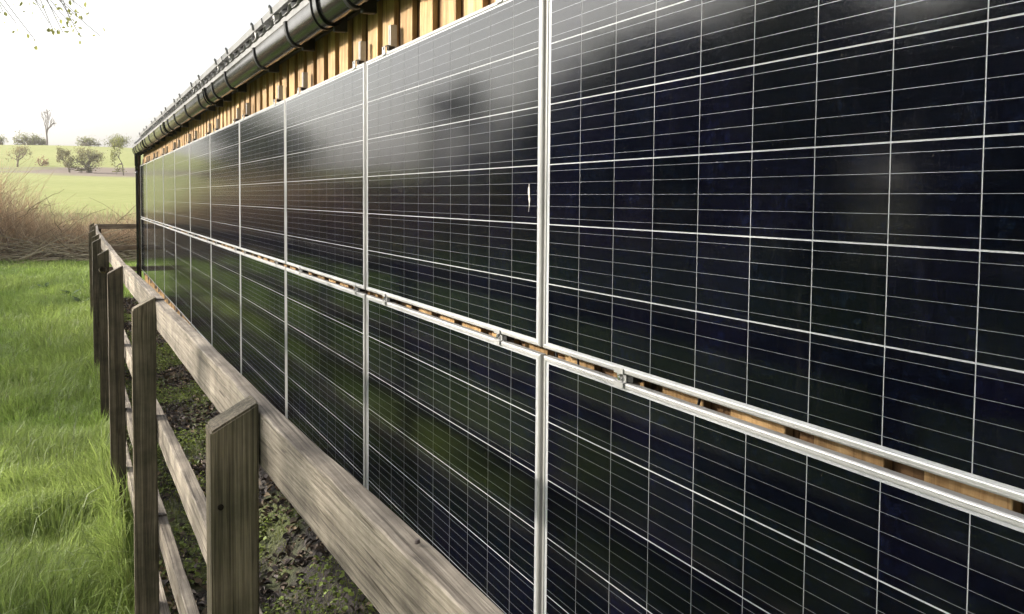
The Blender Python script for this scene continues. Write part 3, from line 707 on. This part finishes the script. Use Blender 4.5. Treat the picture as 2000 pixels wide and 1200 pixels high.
for yn in (1.65, 3.77, 6.07): wood_knot(fx(yn) + .02, yn + .03, fz(yn) + .0015, .004, .004, .005, 0, M['iron'], 'nail')
# return section towards the barn end
RY = 17.36
def xrail(x0, x1, z, h, y, name='return_rail'):
    bm = bmesh.new(); L = x1 - x0; box_bm(bm, -L / 2, L / 2, -.02, .02, -h / 2, h / 2)
    bmesh.ops.bevel(bm, geom=bm.edges[:], offset=0.004, segments=1, affect='EDGES')
    return bm_obj(name, bm, M['fence_x'], fence, loc=Vector(((x0 + x1) / 2, y, z)) - fo)
for dz in (0, -0.43, -0.86): xrail(-0.79, 0.9, fz(17.3) - 0.045 + dz, 0.098, RY + .045)
post(0.95, RY, fz(17.3), parent=fence)
post(-0.72, RY + .11, fz(17.3) - .02, parent=fence)
# broken branch stub on a far post
V_, F_ = tube_arrays([(0, 0, 0), (-.01, -.03, .012), (-.015, -.05, .02)], [.03, .03, .022], 8)
np_mesh('branch_stub', V_ + np.array([fx(6.07) - .05, 6.02, -0.22]) - np.array(fo), F_, M['fence_z'], fence, smooth=True)
# nail holes / knot hole on the near post
bm = bmesh.new(); bmesh.ops.create_cone(bm, segments=14, radius1=0.0065, radius2=0.0050, depth=0.006, cap_ends=True, matrix=Matrix.Rotation(rad(90), 4, 'X'))
bm_obj('knot_hole', bm, plain('knot_dark', (0.015, 0.012, 0.009), 0.95, 0, 0.1), fence, loc=Vector((fx(-.42) - 0.072, -0.4605, -0.165)) - fo)

# ------------------------------------------------------------------ grass, weeds, litter
def blades(n, X, Y, Zb, h, w, bend, az, col0, col1, mat, name, label, cat, tipcol=None):
    d = np.stack([np.cos(az), np.sin(az), np.zeros(n)], 1); side = np.stack([-np.sin(az), np.cos(az), np.zeros(n)], 1)
    tw = RNG.uniform(0, 2 * np.pi, n); side = np.stack([np.cos(tw), np.sin(tw), np.zeros(n)], 1)
    base = np.stack([X, Y, Zb], 1)
    p1 = base + d * (bend * h * 0.28)[:, None]; p1[:, 2] += h * 0.55
    p2 = base + d * (bend * h * 0.95)[:, None]; p2[:, 2] += h * (1 - 0.38 * bend)
    V = np.empty((n, 5, 3)); sw = side * w[:, None]
    V[:, 0] = base - sw * .5; V[:, 1] = base + sw * .5; V[:, 2] = p1 + sw * .42; V[:, 3] = p1 - sw * .42; V[:, 4] = p2
    ix = np.arange(n)[:, None] * 5
    Q = ix + np.array([[0, 1, 2, 3]]); T = ix + np.array([[3, 2, 4]])
    C = np.empty((n, 5, 3)); C[:, :2] = col0[:, None]; C[:, 2:] = col1[:, None]
    o = np_mesh(name, V.reshape(-1, 3), [Q, T], mat, cols=C.reshape(-1, 3))
    tag(o, label, cat, kind='stuff'); return o
def lattice_noise(x, y, s, seed):
    r = np.random.default_rng(seed); G = r.uniform(0, 1, (64, 64))
    u = (x * s) % 63; v = (y * s) % 63; i = u.astype(int); j = v.astype(int); fu = u - i; fv = v - j
    fu = fu * fu * (3 - 2 * fu); fv = fv * fv * (3 - 2 * fv)
    i2 = (i + 1) % 64; j2 = (j + 1) % 64
    return (G[i, j] * (1 - fu) + G[i2, j] * fu) * (1 - fv) + (G[i, j2] * (1 - fu) + G[i2, j2] * fu) * fv
NB = 190000
t = RNG.uniform(0, 1, NB); Yg = (np.exp(np.log(2.2) + t * (np.log(36.5) - np.log(2.2)))) - 2.6
wd = 0.9 + 0.17 * (Yg + 2.6)
Xg = -0.86 - 0.06 - wd * RNG.uniform(0, 1, NB) + np.where(RNG.uniform(0, 1, NB) < .06, 0.1, 0)
Xg = np.where(Yg > 17.6, Xg + RNG.uniform(0, 1, NB) * 3.2, Xg)
cl = lattice_noise(Xg + 40, Yg + 40, 2.6, 1) ; cl2 = lattice_noise(Xg + 40, Yg + 40, 0.8, 2); cl3 = lattice_noise(Xg + 40, Yg + 40, 7.0, 3)
h = (0.075 + 0.22 * cl * cl2 + 0.06 * cl3) * RNG.uniform(0.6, 1.35, NB)
nearfence = np.clip(1 - np.abs(Xg + 0.95) / 0.12, 0, 1) * (Yg < 17); h *= 1 + 0.5 * nearfence
w = (0.0030 + 0.00042 * np.maximum(Yg, 0)) * RNG.lognormal(0, .38, NB)
az = 2 * np.pi * lattice_noise(Xg + 40, Yg + 40, 1.5, 4) * 1.4 + RNG.normal(0, .7, NB)
bend = np.clip(RNG.normal(0.55, .28, NB), 0.05, 1.2)
dry = (0.85 * np.exp(-(((Xg + 1.20) / .10) ** 2 + ((Yg - 4.6) / .28) ** 2)) + 0.5 * np.exp(-(((Xg + 1.45) / .16) ** 2 + ((Yg - 4.85) / .22) ** 2)) + 0.5 * np.exp(-(((Xg + 1.85) / .2) ** 2 + ((Yg - 7.6) / .5) ** 2)) + 0.07 * (cl3 > .7) + .015) > RNG.uniform(0, 1, NB)
g0 = np.array([0.030, 0.055, 0.010]); gA = np.array([0.170, 0.265, 0.052]); gB = np.array([0.31, 0.385, 0.11]); gD = np.array([0.36, 0.31, 0.15])
mixv = np.clip(0.15 + 0.75 * cl2 * RNG.uniform(.4, 1.5, NB), 0, 1)[:, None]
c1 = gA * (1 - mixv) + gB * mixv; c1 *= RNG.uniform(.75, 1.25, NB)[:, None]
c1[dry] = gD * RNG.uniform(.6, 1.2, dry.sum())[:, None]; h[dry] *= .45; bend[dry] = 1.1
c0 = c1 * 0.9
blades(NB, Xg, Yg, zg(Xg, Yg) - .01, h, w, bend, az, c0, c1, M['grass'], 'grass', 'lush long green grass growing along the outside of the fence', 'grass')
# long seed/arching blades
n2 = 2600; t = RNG.uniform(0, 1, n2); Y2 = np.exp(np.log(2.6) + t * (np.log(30) - np.log(2.6))) - 2.6; X2 = -0.97 - (0.7 + .15 * (Y2 + 2.6)) * RNG.uniform(0, 1, n2) ** 1.5
c = np.array([0.20, 0.26, 0.085]) * RNG.uniform(.7, 1.2, n2)[:, None]
blades(n2, X2, Y2, zg(X2, Y2), RNG.uniform(.2, .38, n2), RNG.uniform(.004, .008, n2), RNG.uniform(.6, 1.3, n2), RNG.uniform(0, 6.3, n2), c * .8, c, M['grass'], 'arching_grass', 'long pale arching grass blades standing out of the lawn', 'grass')
# tufts in the soil strip
n3 = 22000; Y3 = RNG.uniform(-1.8, 16.8, n3); X3 = RNG.uniform(-.82, .02, n3)
keep = (lattice_noise(X3 + 20, Y3 + 20, 1.9, 9) > .56) | (RNG.uniform(0, 1, n3) < .05) | ((X3 < -.70) & (RNG.uniform(0, 1, n3) < .5)); X3, Y3 = X3[keep], Y3[keep]; n3 = len(X3)
c = (np.array([0.10, 0.14, 0.03]) + np.array([.08, .05, .02]) * RNG.uniform(0, 1, n3)[:, None])
blades(n3, X3, Y3, zg(X3, Y3) + bank(X3, Y3), RNG.uniform(.03, .11, n3), RNG.uniform(.002, .005, n3), RNG.uniform(.2, 1, n3), RNG.uniform(0, 6.3, n3), c * .7, c, M['grass'], 'strip_grass', 'sparse short grass tufts in the soil strip below the panels', 'grass')
def leaf_quads(P, nrm, size, asp, spin, C, curl=0.15):
    n = len(P); nrm = nrm / np.linalg.norm(nrm, axis=1)[:, None]
    ref = np.stack([np.cos(spin), np.sin(spin), 0.3 * np.sin(spin * 3)], 1)
    a = np.cross(nrm, ref); a /= np.linalg.norm(a, axis=1)[:, None] + 1e-9; b = np.cross(nrm, a)
    L = (size)[:, None]; W_ = (size * asp)[:, None]; cu = (size * curl)[:, None]
    V = np.empty((n, 6, 3))
    V[:, 0] = P - a * L * .5; V[:, 1] = P - a * L * .12 + b * W_ * .5 + nrm * cu; V[:, 2] = P + a * L * .25 + b * W_ * .38 + nrm * cu
    V[:, 3] = P + a * L * .5; V[:, 4] = P + a * L * .25 - b * W_ * .38 + nrm * cu; V[:, 5] = P - a * L * .12 - b * W_ * .5 + nrm * cu
    ix = np.arange(n)[:, None] * 6
    Q = np.concatenate([ix + np.array([[0, 1, 2, 3]]), ix + np.array([[0, 3, 4, 5]])])
    return V.reshape(-1, 3), Q, np.repeat(C, 6, axis=0)
# leaf litter
n4 = 17000; Y4 = RNG.uniform(-1.8, 17, n4); X4 = RNG.uniform(-.82, .06, n4)
keep = (lattice_noise(X4 + 20, Y4 + 20, 1.9, 9) < .62) | (RNG.uniform(0, 1, n4) < .25); X4, Y4 = X4[keep], Y4[keep]; n4 = len(X4)
pal = np.array([[0.055, 0.040, 0.032], [0.10, 0.075, 0.055], [0.16, 0.125, 0.095], [0.035, 0.028, 0.026], [0.22, 0.165, 0.105], [0.14, 0.12, 0.11]])
C = pal[RNG.integers(0, 6, n4)] * RNG.uniform(.6, 1.2, n4)[:, None]
P = np.stack([X4, Y4, zg(X4, Y4) + bank(X4, Y4) + RNG.uniform(.02, .045, n4)], 1)
nr = np.stack([RNG.normal(0, .45, n4), RNG.normal(0, .45, n4), np.ones(n4)], 1)
V, Q, CC = leaf_quads(P, nr, RNG.uniform(.018, .055, n4), RNG.uniform(.5, .85, n4), RNG.uniform(0, 6.3, n4), C, .3)
tag(np_mesh('leaf_litter', V, [Q], M['litter'], cols=CC), 'dark brown dead leaves littering the strip between fence and barn', 'leaf litter', kind='stuff')
# low leafy weeds
n5 = 40000; Y5 = RNG.uniform(-1.8, 16.9, n5); X5 = RNG.uniform(-.80, 0.03, n5)
keep = (lattice_noise(X5 + 20, Y5 + 20, 1.9, 9) > .54) & (lattice_noise(X5 + 20, Y5 + 20, 6, 10) > .33); X5, Y5 = X5[keep], Y5[keep]; n5 = len(X5)
C = (np.array([0.085, 0.125, 0.025]) * (1 - RNG.uniform(0, 1, n5))[:, None] + np.array([0.21, 0.26, 0.06]) * RNG.uniform(0, 1, n5)[:, None])
hh = 0.02 + 0.10 * lattice_noise(X5 + 20, Y5 + 20, 3.1, 11) * RNG.uniform(.1, 1, n5)
P = np.stack([X5, Y5, zg(X5, Y5) + bank(X5, Y5) + .01 + hh], 1); nr = np.stack([RNG.normal(0, .5, n5), RNG.normal(0, .5, n5), np.ones(n5)], 1)
V, Q, CC = leaf_quads(P, nr, RNG.uniform(.010, .030, n5), RNG.uniform(.5, .9, n5), RNG.uniform(0, 6.3, n5), C, .12)
tag(np_mesh('low_weeds', V, [Q], M['leaf'], cols=CC), 'low green weeds and moss patches growing below the solar panels', 'weeds', kind='stuff')

# broad dock leaves in the grass beside the fence
def dock(x, y, label):
    e = empty('dock_plant', (x, y, float(zg(x, y))))
    tag(e, label, 'plant', 'broad-leaved weeds in the grass')
    for k in range(16):
        a_ = random.uniform(0, 6.28); L = random.uniform(.14, .30); el = random.uniform(.3, 1.1)
        d = Vector((math.cos(a_), math.sin(a_), 0)); s_ = Vector((-math.sin(a_), math.cos(a_), 0)); V = []; F = []
        for q in range(6):
            t_ = q / 5; p = d * (L * t_ * math.cos(el * (1 - .5 * t_))) + Vector((0, 0, L * t_ * math.sin(el) * (1.2 - .55 * t_) + .03)); wv = L * .17 * math.sin(math.pi * (0.12 + .86 * t_))
            V += [p - s_ * wv, p + Vector((0, 0, -wv * .25)), p + s_ * wv]
        for q in range(5): F += [(q * 3, q * 3 + 1, q * 3 + 4, q * 3 + 3), (q * 3 + 1, q * 3 + 2, q * 3 + 5, q * 3 + 4)]
        mesh_obj('leaf', V, F, M['dock'], e, smooth=True)
M['dock'] = leafy('dock_leaf', (0.06, 0.11, 0.02), 0.25, 0.45, attr=False)
dock(-1.75, 19.5, 'dark broad-leaved weed clump in the grass short of the brush pile')
dock(-1.05, 16.2, 'leafy dark weed clump at the foot of the far fence corner')
dock(-1.25, 17.6, 'small leafy weed just left of the fence corner post')

# ------------------------------------------------------------------ brush pile
def curve_twig(p, d, L, r, n=6, wob=0.25, droop=0.0):
    pts = [p]; d = d / np.linalg.norm(d)
    for k in range(n - 1):
        d = d + RNG.normal(0, wob, 3) * np.array([1, 1, .8]) + np.array([0, 0, -droop]); d = d / np.linalg.norm(d)
        pts.append(pts[-1] + d * L / (n - 1))
    return np.array(pts), np.linspace(r, r * .3, n)
def brush_height(x):
    return np.interp(x, [-30, -9, -4.2, -3.2, -2.6, -1.8, -0.6, 3], [2.6, 3.0, 3.1, 2.6, 1.9, 1.55, 1.45, 1.5])
acc = Acc()
pal_up = np.array([[0.60, 0.44, 0.28], [0.50, 0.35, 0.22], [0.66, 0.51, 0.34], [0.38, 0.26, 0.17], [0.62, 0.45, 0.30]])
for k in range(14000):
    x = RNG.uniform(-8.5, 3.2) if k < 8500 else RNG.uniform(-28, -8.5); y = RNG.uniform(30.2, 34.5); hb = brush_height(x)
    L = hb * RNG.uniform(.35, 1.05); d = np.array([RNG.normal(0, .45), RNG.normal(0, .35), 1.0])
    P, R = curve_twig(np.array([x, y, float(zg(x, y)) + RNG.uniform(0, hb * .45)]), d, L, RNG.uniform(.004, .011), 6, .28)
    V, F = tube_arrays(P, R, 3); acc.add(V, F, pal_up[RNG.integers(0, 5)] * RNG.uniform(.6, 1.15))
tag(acc.obj('brush', M['twig']), 'mass of brown bramble and brushwood stems beyond the lawn', 'brushwood', kind='stuff')
acc = Acc()
pal_lo = np.array([[0.42, 0.35, 0.23], [0.31, 0.25, 0.16], [0.22, 0.17, 0.11], [0.50, 0.43, 0.29]])
for k in range(900):
    x = RNG.uniform(-9, 2.6); y = RNG.uniform(29.2, 31.6); top = .62 * np.clip((y - 28.9) / 1.3, .15, 1)
    s_ = 1 if RNG.uniform() < .5 else -1
    P, R = curve_twig(np.array([x, y, float(zg(x, y)) + RNG.uniform(.02, top)]), np.array([s_ * 1.0, RNG.normal(0, .3), RNG.normal(.0, .16)]), RNG.uniform(.8, 3.2), RNG.uniform(.007, .024), 7, .16)
    P[:, 2] = np.maximum(P[:, 2], zg(P[:, 0], P[:, 1]) + .02)
    V, F = tube_arrays(P, R, 4); acc.add(V, F, pal_lo[RNG.integers(0, 4)] * RNG.uniform(.55, 1.1))
tag(acc.obj('cut_branches', M['twig']), 'tangle of pale cut branches lying along the lawn edge', 'cut branches', kind='stuff')
n6 = 17000; x = RNG.uniform(-8.5, 3.5, n6); y = RNG.uniform(29.8, 36, n6)
P = np.stack([x, y, zg(x, y) + RNG.uniform(0, .85, n6) * brush_height(x) * .7 * np.clip((y - 29.5) / 2.5, .1, 1)], 1)
C = np.array([[0.38, 0.25, 0.16], [0.30, 0.19, 0.12], [0.46, 0.33, 0.23], [0.55, 0.42, 0.31]])[RNG.integers(0, 4, n6)] * RNG.uniform(.6, 1.15, n6)[:, None]
V, Q, CC = leaf_quads(P, RNG.normal(0, 1, (n6, 3)), RNG.uniform(.04, .12, n6), RNG.uniform(.5, .9, n6), RNG.uniform(0, 6.3, n6), C, .2)
tag(np_mesh('dry_leaves', V, [Q], M['litter'], cols=CC), 'dry brown leaves caught in the brushwood heap', 'dry leaves', kind='stuff')
# single bare branches standing out of the pile
def bare_branch(p0, p1, r, label, forks=3, col=(0.20, 0.145, 0.09)):
    acc = Acc(); p0 = np.array(p0, float); p1 = np.array(p1, float); n = 9
    P = p0 + (p1 - p0) * np.linspace(0, 1, n)[:, None]; P[1:-1] += RNG.normal(0, .05, (n - 2, 3)); V, F = tube_arrays(P, np.linspace(r, r * .25, n), 5); acc.add(V, F, col)
    for k in range(forks):
        t_ = RNG.integers(2, n - 2); d = (p1 - p0) / np.linalg.norm(p1 - p0) + RNG.normal(0, .55, 3)
        Q_, R_ = curve_twig(P[t_], d, np.linalg.norm(p1 - p0) * RNG.uniform(.25, .5), r * .5, 5, .15); V, F = tube_arrays(Q_, R_, 4); acc.add(V, F, col)
    o = acc.obj('bare_branch', M['twig']); tag(o, label, 'branch', 'bare branches sticking out of the brushwood'); return o
bare_branch((-3.0, 29.6, -1.2), (-3.75, 30.2, 0.55), .024, 'dark forked bare branch leaning in the tallest brushwood', 4, (0.13, 0.09, 0.06))
bare_branch((-2.75, 30.3, -.3), (-1.45, 30.8, .62), .016, 'long thin bare branch slanting up out of the brushwood over the field', 3)
bare_branch((-1.55, 30.0, -.9), (-2.0, 30.6, .42), .018, 'forked upright bare sapling in the low brushwood', 4)
bare_branch((-1.5, 30.0, -.6), (-.75, 30.5, .12), .015, 'bare twig arching sideways from the forked sapling', 3)
bare_branch((-.15, 30.4, -.7), (1.1, 31, .42), .018, 'bare slanting branch beside the barn end above the return fence', 4)
bare_branch((-2.7, 29.0, -1.55), (-1.3, 29.5, -.85), .026, 'pale straight cut pole lying diagonally on the heap', 1, (0.36, 0.30, 0.20))
th = np.linspace(0, 1.25, 12) * np.pi / 1.25 * .75
P = np.stack([-.62 + .42 * np.sin(th) , np.full(12, 27.2), zg(-.4, 27.2) + .62 - 0.34 * (1 - np.cos(th)) * 1.0], 1); P[:, 2] = np.maximum(P[:, 2], float(zg(-.4, 27.2)))
V, F = tube_arrays(P, np.linspace(.030, .022, 12), 6); o = np_mesh('bent_branch', V, F, M['twig'], cols=np.tile([0.42, 0.34, 0.21], (len(V), 1)), smooth=True)
tag(o, 'pale bent branch arching behind the return fence', 'branch')

# ------------------------------------------------------------------ trees
def grow(acc, p, d, L, r, depth, tips, spread=.55, up=.12, kids=(2, 3), col=(0.13, 0.105, 0.08), wob=.14):
    P, R = curve_twig(p, d, L, r, 5, wob); R = np.linspace(r, r * .62, 5)
    V, F = tube_arrays(P, R, 6 if r > .05 else 4); acc.add(V, F, col)
    if depth == 0:
        tips.append((P[-1], P[2])); return
    for k in range(random.randint(*kids)):
        t_ = 4 if k == 0 else random.randint(2, 4)
        nd = (P[-1] - P[-2]); nd = nd / np.linalg.norm(nd) + RNG.normal(0, spread, 3) + np.array([0, 0, up])
        grow(acc, P[t_], nd, L * random.uniform(.62, .85), r * .6, depth - 1, tips, spread, up, kids, col, wob)
def tree(name, x, y, H, Rc, nleaf, lsize, cA, cB, label, depth=4, group=None, trunk_frac=.28, dense=.35, bark=(0.13, 0.105, 0.08), r0=None, kids=(2, 3), cat='tree', spread=.55, lean=(0, 0), low=0.0):
    z0 = float(zg(x, y)); e = empty(name, (x, y, z0)); tag(e, label, cat, group)
    acc = Acc(); tips = []
    st = 3 if trunk_frac < .12 else 1
    for k in range(st):
        grow(acc, np.array([RNG.normal(0, .1) * (st > 1), RNG.normal(0, .1) * (st > 1), -.15]), np.array([lean[0] + RNG.normal(0, .3) * (st > 1), lean[1] + RNG.normal(0, .3) * (st > 1), 1.0]), H * max(trunk_frac, .16), r0 or H * .022, depth, tips, spread, .14, kids, bark)
    # fit to the crown's size
    Vs = np.concatenate(acc.V); top = Vs[:, 2].max(); ext = np.percentile(np.abs(Vs[:, :2]), 98)
    sx_ = Rc / max(ext, .1); sz_ = H * .94 / top
    acc.V = [v * np.array([sx_ if v[:, 2].max() > H * trunk_frac * .9 or True else 1, sx_, sz_]) for v in acc.V]
    acc.obj('trunk', M['twig'], e, smooth=True)
    T = np.array([t[0] for t in tips]) * np.array([sx_, sx_, sz_])
    if nleaf:
        ii = RNG.integers(0, len(T), nleaf); P = T[ii] + RNG.normal(0, 1, (nleaf, 3)) * Rc * dense * np.array([.5, .5, .42])
        P[:, 2] = np.maximum(P[:, 2], H * (trunk_frac * .8 + low))
        P = P[np.hypot(P[:, 0], P[:, 1]) < Rc * 1.2]
        keep = lattice_noise(P[:, 0] * 1.0 + 30 + P[:, 2] * .7, P[:, 1] + 30, 1.6 / Rc * 2, int(abs(x * 7) + y) % 97) > .22; P = P[keep]; m_ = len(P)
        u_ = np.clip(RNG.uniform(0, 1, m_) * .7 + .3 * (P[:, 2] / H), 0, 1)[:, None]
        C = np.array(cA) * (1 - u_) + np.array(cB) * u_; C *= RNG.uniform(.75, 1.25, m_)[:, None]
        V, Q, CC = leaf_quads(P, RNG.normal(0, 1, (m_, 3)) + np.array([0, 0, .5]), RNG.uniform(.6, 1.3, m_) * lsize, RNG.uniform(.5, .8, m_), RNG.uniform(0, 6.3, m_), C, .1)
        np_mesh('crown', V, [Q], M['leaf'], e, cols=CC)
    return e
def at(px, py_el, dist):      # azimuth (px of the photograph) -> X at hill distance
    return -1.14 + (dist + 2.14) * math.tan(rad(px))
RNG = np.random.default_rng(11); random.seed(11)
OL_A, OL_B = (0.13, 0.12, 0.05), (0.25, 0.23, 0.10)
HG = 'small trees scattered on the hillside'
tree('hawthorn_tree', at(-2.85, 0, 186), 186, 4.3, 2.1, 900, .19, (0.16, 0.135, 0.06), (0.28, 0.24, 0.11), 'thin brownish thorn tree on the hillside left of the dead tree', 5, HG, .22, .30, (0.17, 0.13, 0.09), .12)
tree('hawthorn_tree', at(-0.25, 0, 172), 172, 4.3, 1.75, 2400, .20, OL_A, OL_B, 'rounded olive thorn tree with a single straight trunk on the hill', 4, HG, .24, .42, (0.12, 0.10, 0.07), .16)
tree('hawthorn_tree', at(0.95, 0, 172), 172, 4.2, 2.7, 3200, .20, OL_A, OL_B, 'widest many-stemmed olive thorn tree on the hill', 4, HG, .10, .40, (0.12, 0.10, 0.07), .13)
tree('hawthorn_tree', at(2.75, 0, 150), 160, 6.6, 1.7, 1200, .20, (0.10, 0.105, 0.03), (0.24, 0.25, 0.07), 'taller pale leafy tree on the hill right behind the gutter end', 5, HG, .12, .34, (0.13, 0.11, 0.08), .11)
tree('dead_tree', at(-1.38, 0, 256), 256, 10.5, 2.0, 0, .1, OL_A, OL_B, 'tall bare dead tree standing on the ridge line', 5, None, .32, .3, (0.16, 0.13, 0.12), .62, (2, 3), spread=.42)
RG = 'bushes along the ridge line'
for (azv, H_, R_, dist, lab) in ((-2.2, 2.6, 3.4, 262, 'long low hedge bush on the ridge beside the dead tree'), (-3.55, 2.0, 2.0, 262, 'small dark bush on the ridge far left of the dead tree'),
                                (-1.85, 2.2, 2.0, 262, 'rounded ridge bush touching the dead tree trunk'), (2.05, 2.6, 3.2, 262, 'wide ridge bush left of the tree by the gutter'), (2.6, 3.0, 3.0, 264, 'taller ridge bush behind the tree by the gutter'), (0.75, 2.2, 2.6, 266, 'low ridge bush behind the widest thorn tree')):
    tree('ridge_bush', at(azv, 0, dist), dist, H_, R_, 1500, .28, (0.10, 0.105, 0.035), (0.19, 0.20, 0.075), lab, 3, RG, .08, .5, cat='bush', r0=.1)
tree('dry_bush', at(-1.62, 0, 190), 190, 2.0, 1.1, 240, .2, (0.24, 0.13, 0.07), (0.32, 0.19, 0.11), 'small russet dry bush at the edge of the bare strip', 4, None, .08, .4, (0.22, 0.13, 0.08), .06, cat='bush')
for k, (azv, d, H_, R_) in enumerate(((11.4, 75, 7.0, 2.8), (15.0, 70, 1.7, 3.0), (18.6, 66, 1.6, 3.2), (22.4, 64, 10.5, 1.9), (27.2, 60, 7.6, 4.0), (31.4, 55, 10.5, 4.2), (36.0, 50, 11.5, 4.8))):
    tree('far_hedge_tree', 1.14 - d * math.sin(rad(azv)), -2.14 + d * math.cos(rad(azv)), H_, R_, 3800, .34, (0.022, 0.032, 0.010), (0.065, 0.085, 0.022), f'dark tree of the field boundary mirrored in the glass, {ORD[k + 1]} from the evergreen', 3, 'boundary trees across the field', .08, .5)
# trees on the field side of the lawn (mirrored in the glass, shading the fence)
DK_A, DK_B = (0.022, 0.032, 0.010), (0.065, 0.085, 0.022)
tree('field_tree', -9.6, 58, 8.0, 2.8, 4200, .30, DK_A, DK_B, 'dark evergreen tree beyond the brushwood, mirrored in the distant panels', 4, None, .14, .42)
for k, (x, y, H_, R_) in enumerate(((-22.0, 34.0, 9.2, 4.2), (-22.5, 27.5, 10.0, 4.6), (-22.0, 21.5, 10.0, 4.6), (-26.5, 18.0, 10.2, 5.2), (-26.0, 12.0, 10.2, 5.2), (-26.4, 5.5, 9.8, 5.2))):
    lab = f'dense hedgerow tree across the lawn, {ORD[k + 1]} from the brushwood end of the row'
    tree('hedgerow_tree', x, y, H_, R_, 13000, .36, DK_A, DK_B, lab, 4, 'hedgerow trees across the lawn', .08, .42)
ash = tree('ash_tree', -8.4, 5.2, 8.2, 3.0, 4200, .12, (0.07, 0.09, 0.02), (0.15, 0.18, 0.045), 'lone young ash tree on the lawn whose twigs overhang the fence', 5, None, .30, .22, (0.14, 0.125, 0.10), .14)

# long limb of the ash reaching over the fence, with young leaf sprays
acc = Acc(); LP = []; o0 = np.array(ash.location)
limb = np.array([(-8.35, 5.3, 1.6), (-6.6, 6.2, 2.5), (-5.0, 7.3, 3.2), (-3.6, 8.3, 3.55), (-2.4, 8.9, 3.45), (-1.5, 9.3, 3.2)])
def spline(P, n):
    P = np.asarray(P, float); t = np.linspace(0, len(P) - 1, n); k = np.clip(t.astype(int), 0, len(P) - 2); f = (t - k)[:, None]
    Pm = np.vstack([2 * P[0] - P[1], P, 2 * P[-1] - P[-2]]); a, b, c, d = Pm[k], Pm[k + 1], Pm[k + 2], Pm[k + 3]
    return .5 * (2 * b + (c - a) * f + (2 * a - 5 * b + 4 * c - d) * f ** 2 + (3 * b - a - 3 * c + d) * f ** 3)
Pl = spline(limb, 24); V, F = tube_arrays(Pl - o0, np.linspace(.05, .008, 24), 6); acc.add(V, F, (0.14, 0.125, 0.10))
def px(pxx, pyy, dist):
    d = fw + rt * ((pxx - 1002.07) / FPX) - up * ((pyy - 478.94) / FPX); d.normalize(); return np.array(CAM + d * dist)
ends = [(0, 38, 11.0, 3), (-20, 48, 10.8, 3), (32, 46, 10.9, 5), (80, 12, 11.2, 5), (96, 46, 11.2, 4), (118, 40, 11.4, 7), (124, 66, 11.4, 5), (146, 8, 11.5, 7), (158, 74, 11.6, 5), (164, 18, 11.5, 5), (196, 71, 11.8, 4), (68, 78, 11.1, 3), (150, 28, 11.4, 6), (140, 50, 11.4, 4), (6, 24, 10.9, 6), (104, 60, 11.2, 4), (36, 2, 10.9, 6), (135, 34, 11.4, 6)]
for k, (a_, b_, dd, nl) in enumerate(ends):
    e_ = px(a_, b_, dd); st = Pl[min(23, 14 + k % 9)]
    mid = (st + e_) / 2 + np.array([0, 0, .25]) + RNG.normal(0, .06, 3)
    P = spline([st, mid, e_], 10); V, F = tube_arrays(P - o0, np.linspace(.010, .0035, 10), 4); acc.add(V, F, (0.16, 0.14, 0.11))
    for q in range(nl): LP.append(P[-1 - int(min(3, RNG.exponential(.8)))] + RNG.normal(0, .05, 3))
acc.obj('overhanging_limb', M['twig'], ash, smooth=True)
LP = np.array(LP); m_ = len(LP)
V, Q, CC = leaf_quads(LP - o0, RNG.normal(0, 1, (m_, 3)), RNG.uniform(.03, .07, m_), RNG.uniform(.45, .75, m_), RNG.uniform(0, 6.3, m_), np.array([0.30, 0.31, 0.10]) * RNG.uniform(.7, 1.25, m_)[:, None], .15)
np_mesh('young_leaves', V, [Q], M['leaf'], ash, cols=CC)

# ------------------------------------------------------------------ haze
bm = bmesh.new(); box_bm(bm, -402, 302, -62, 502, -3.2, 30)
hm = bpy.data.materials.new('haze_air'); hm.use_nodes = True; hn = hm.node_tree.nodes; hn.clear()
ho = hn.new('ShaderNodeOutputMaterial'); pv = hn.new('ShaderNodeVolumePrincipled')
pv.inputs['Color'].default_value = (0.96, 0.95, 0.90, 1); pv.inputs['Density'].default_value = 0.0003; pv.inputs['Anisotropy'].default_value = 0.35
hm.node_tree.links.new(pv.outputs[0], ho.inputs['Volume'])
hz = bm_obj('haze', bm, hm); tag(hz, 'pale spring haze filling the air over the field', 'haze', kind='stuff')
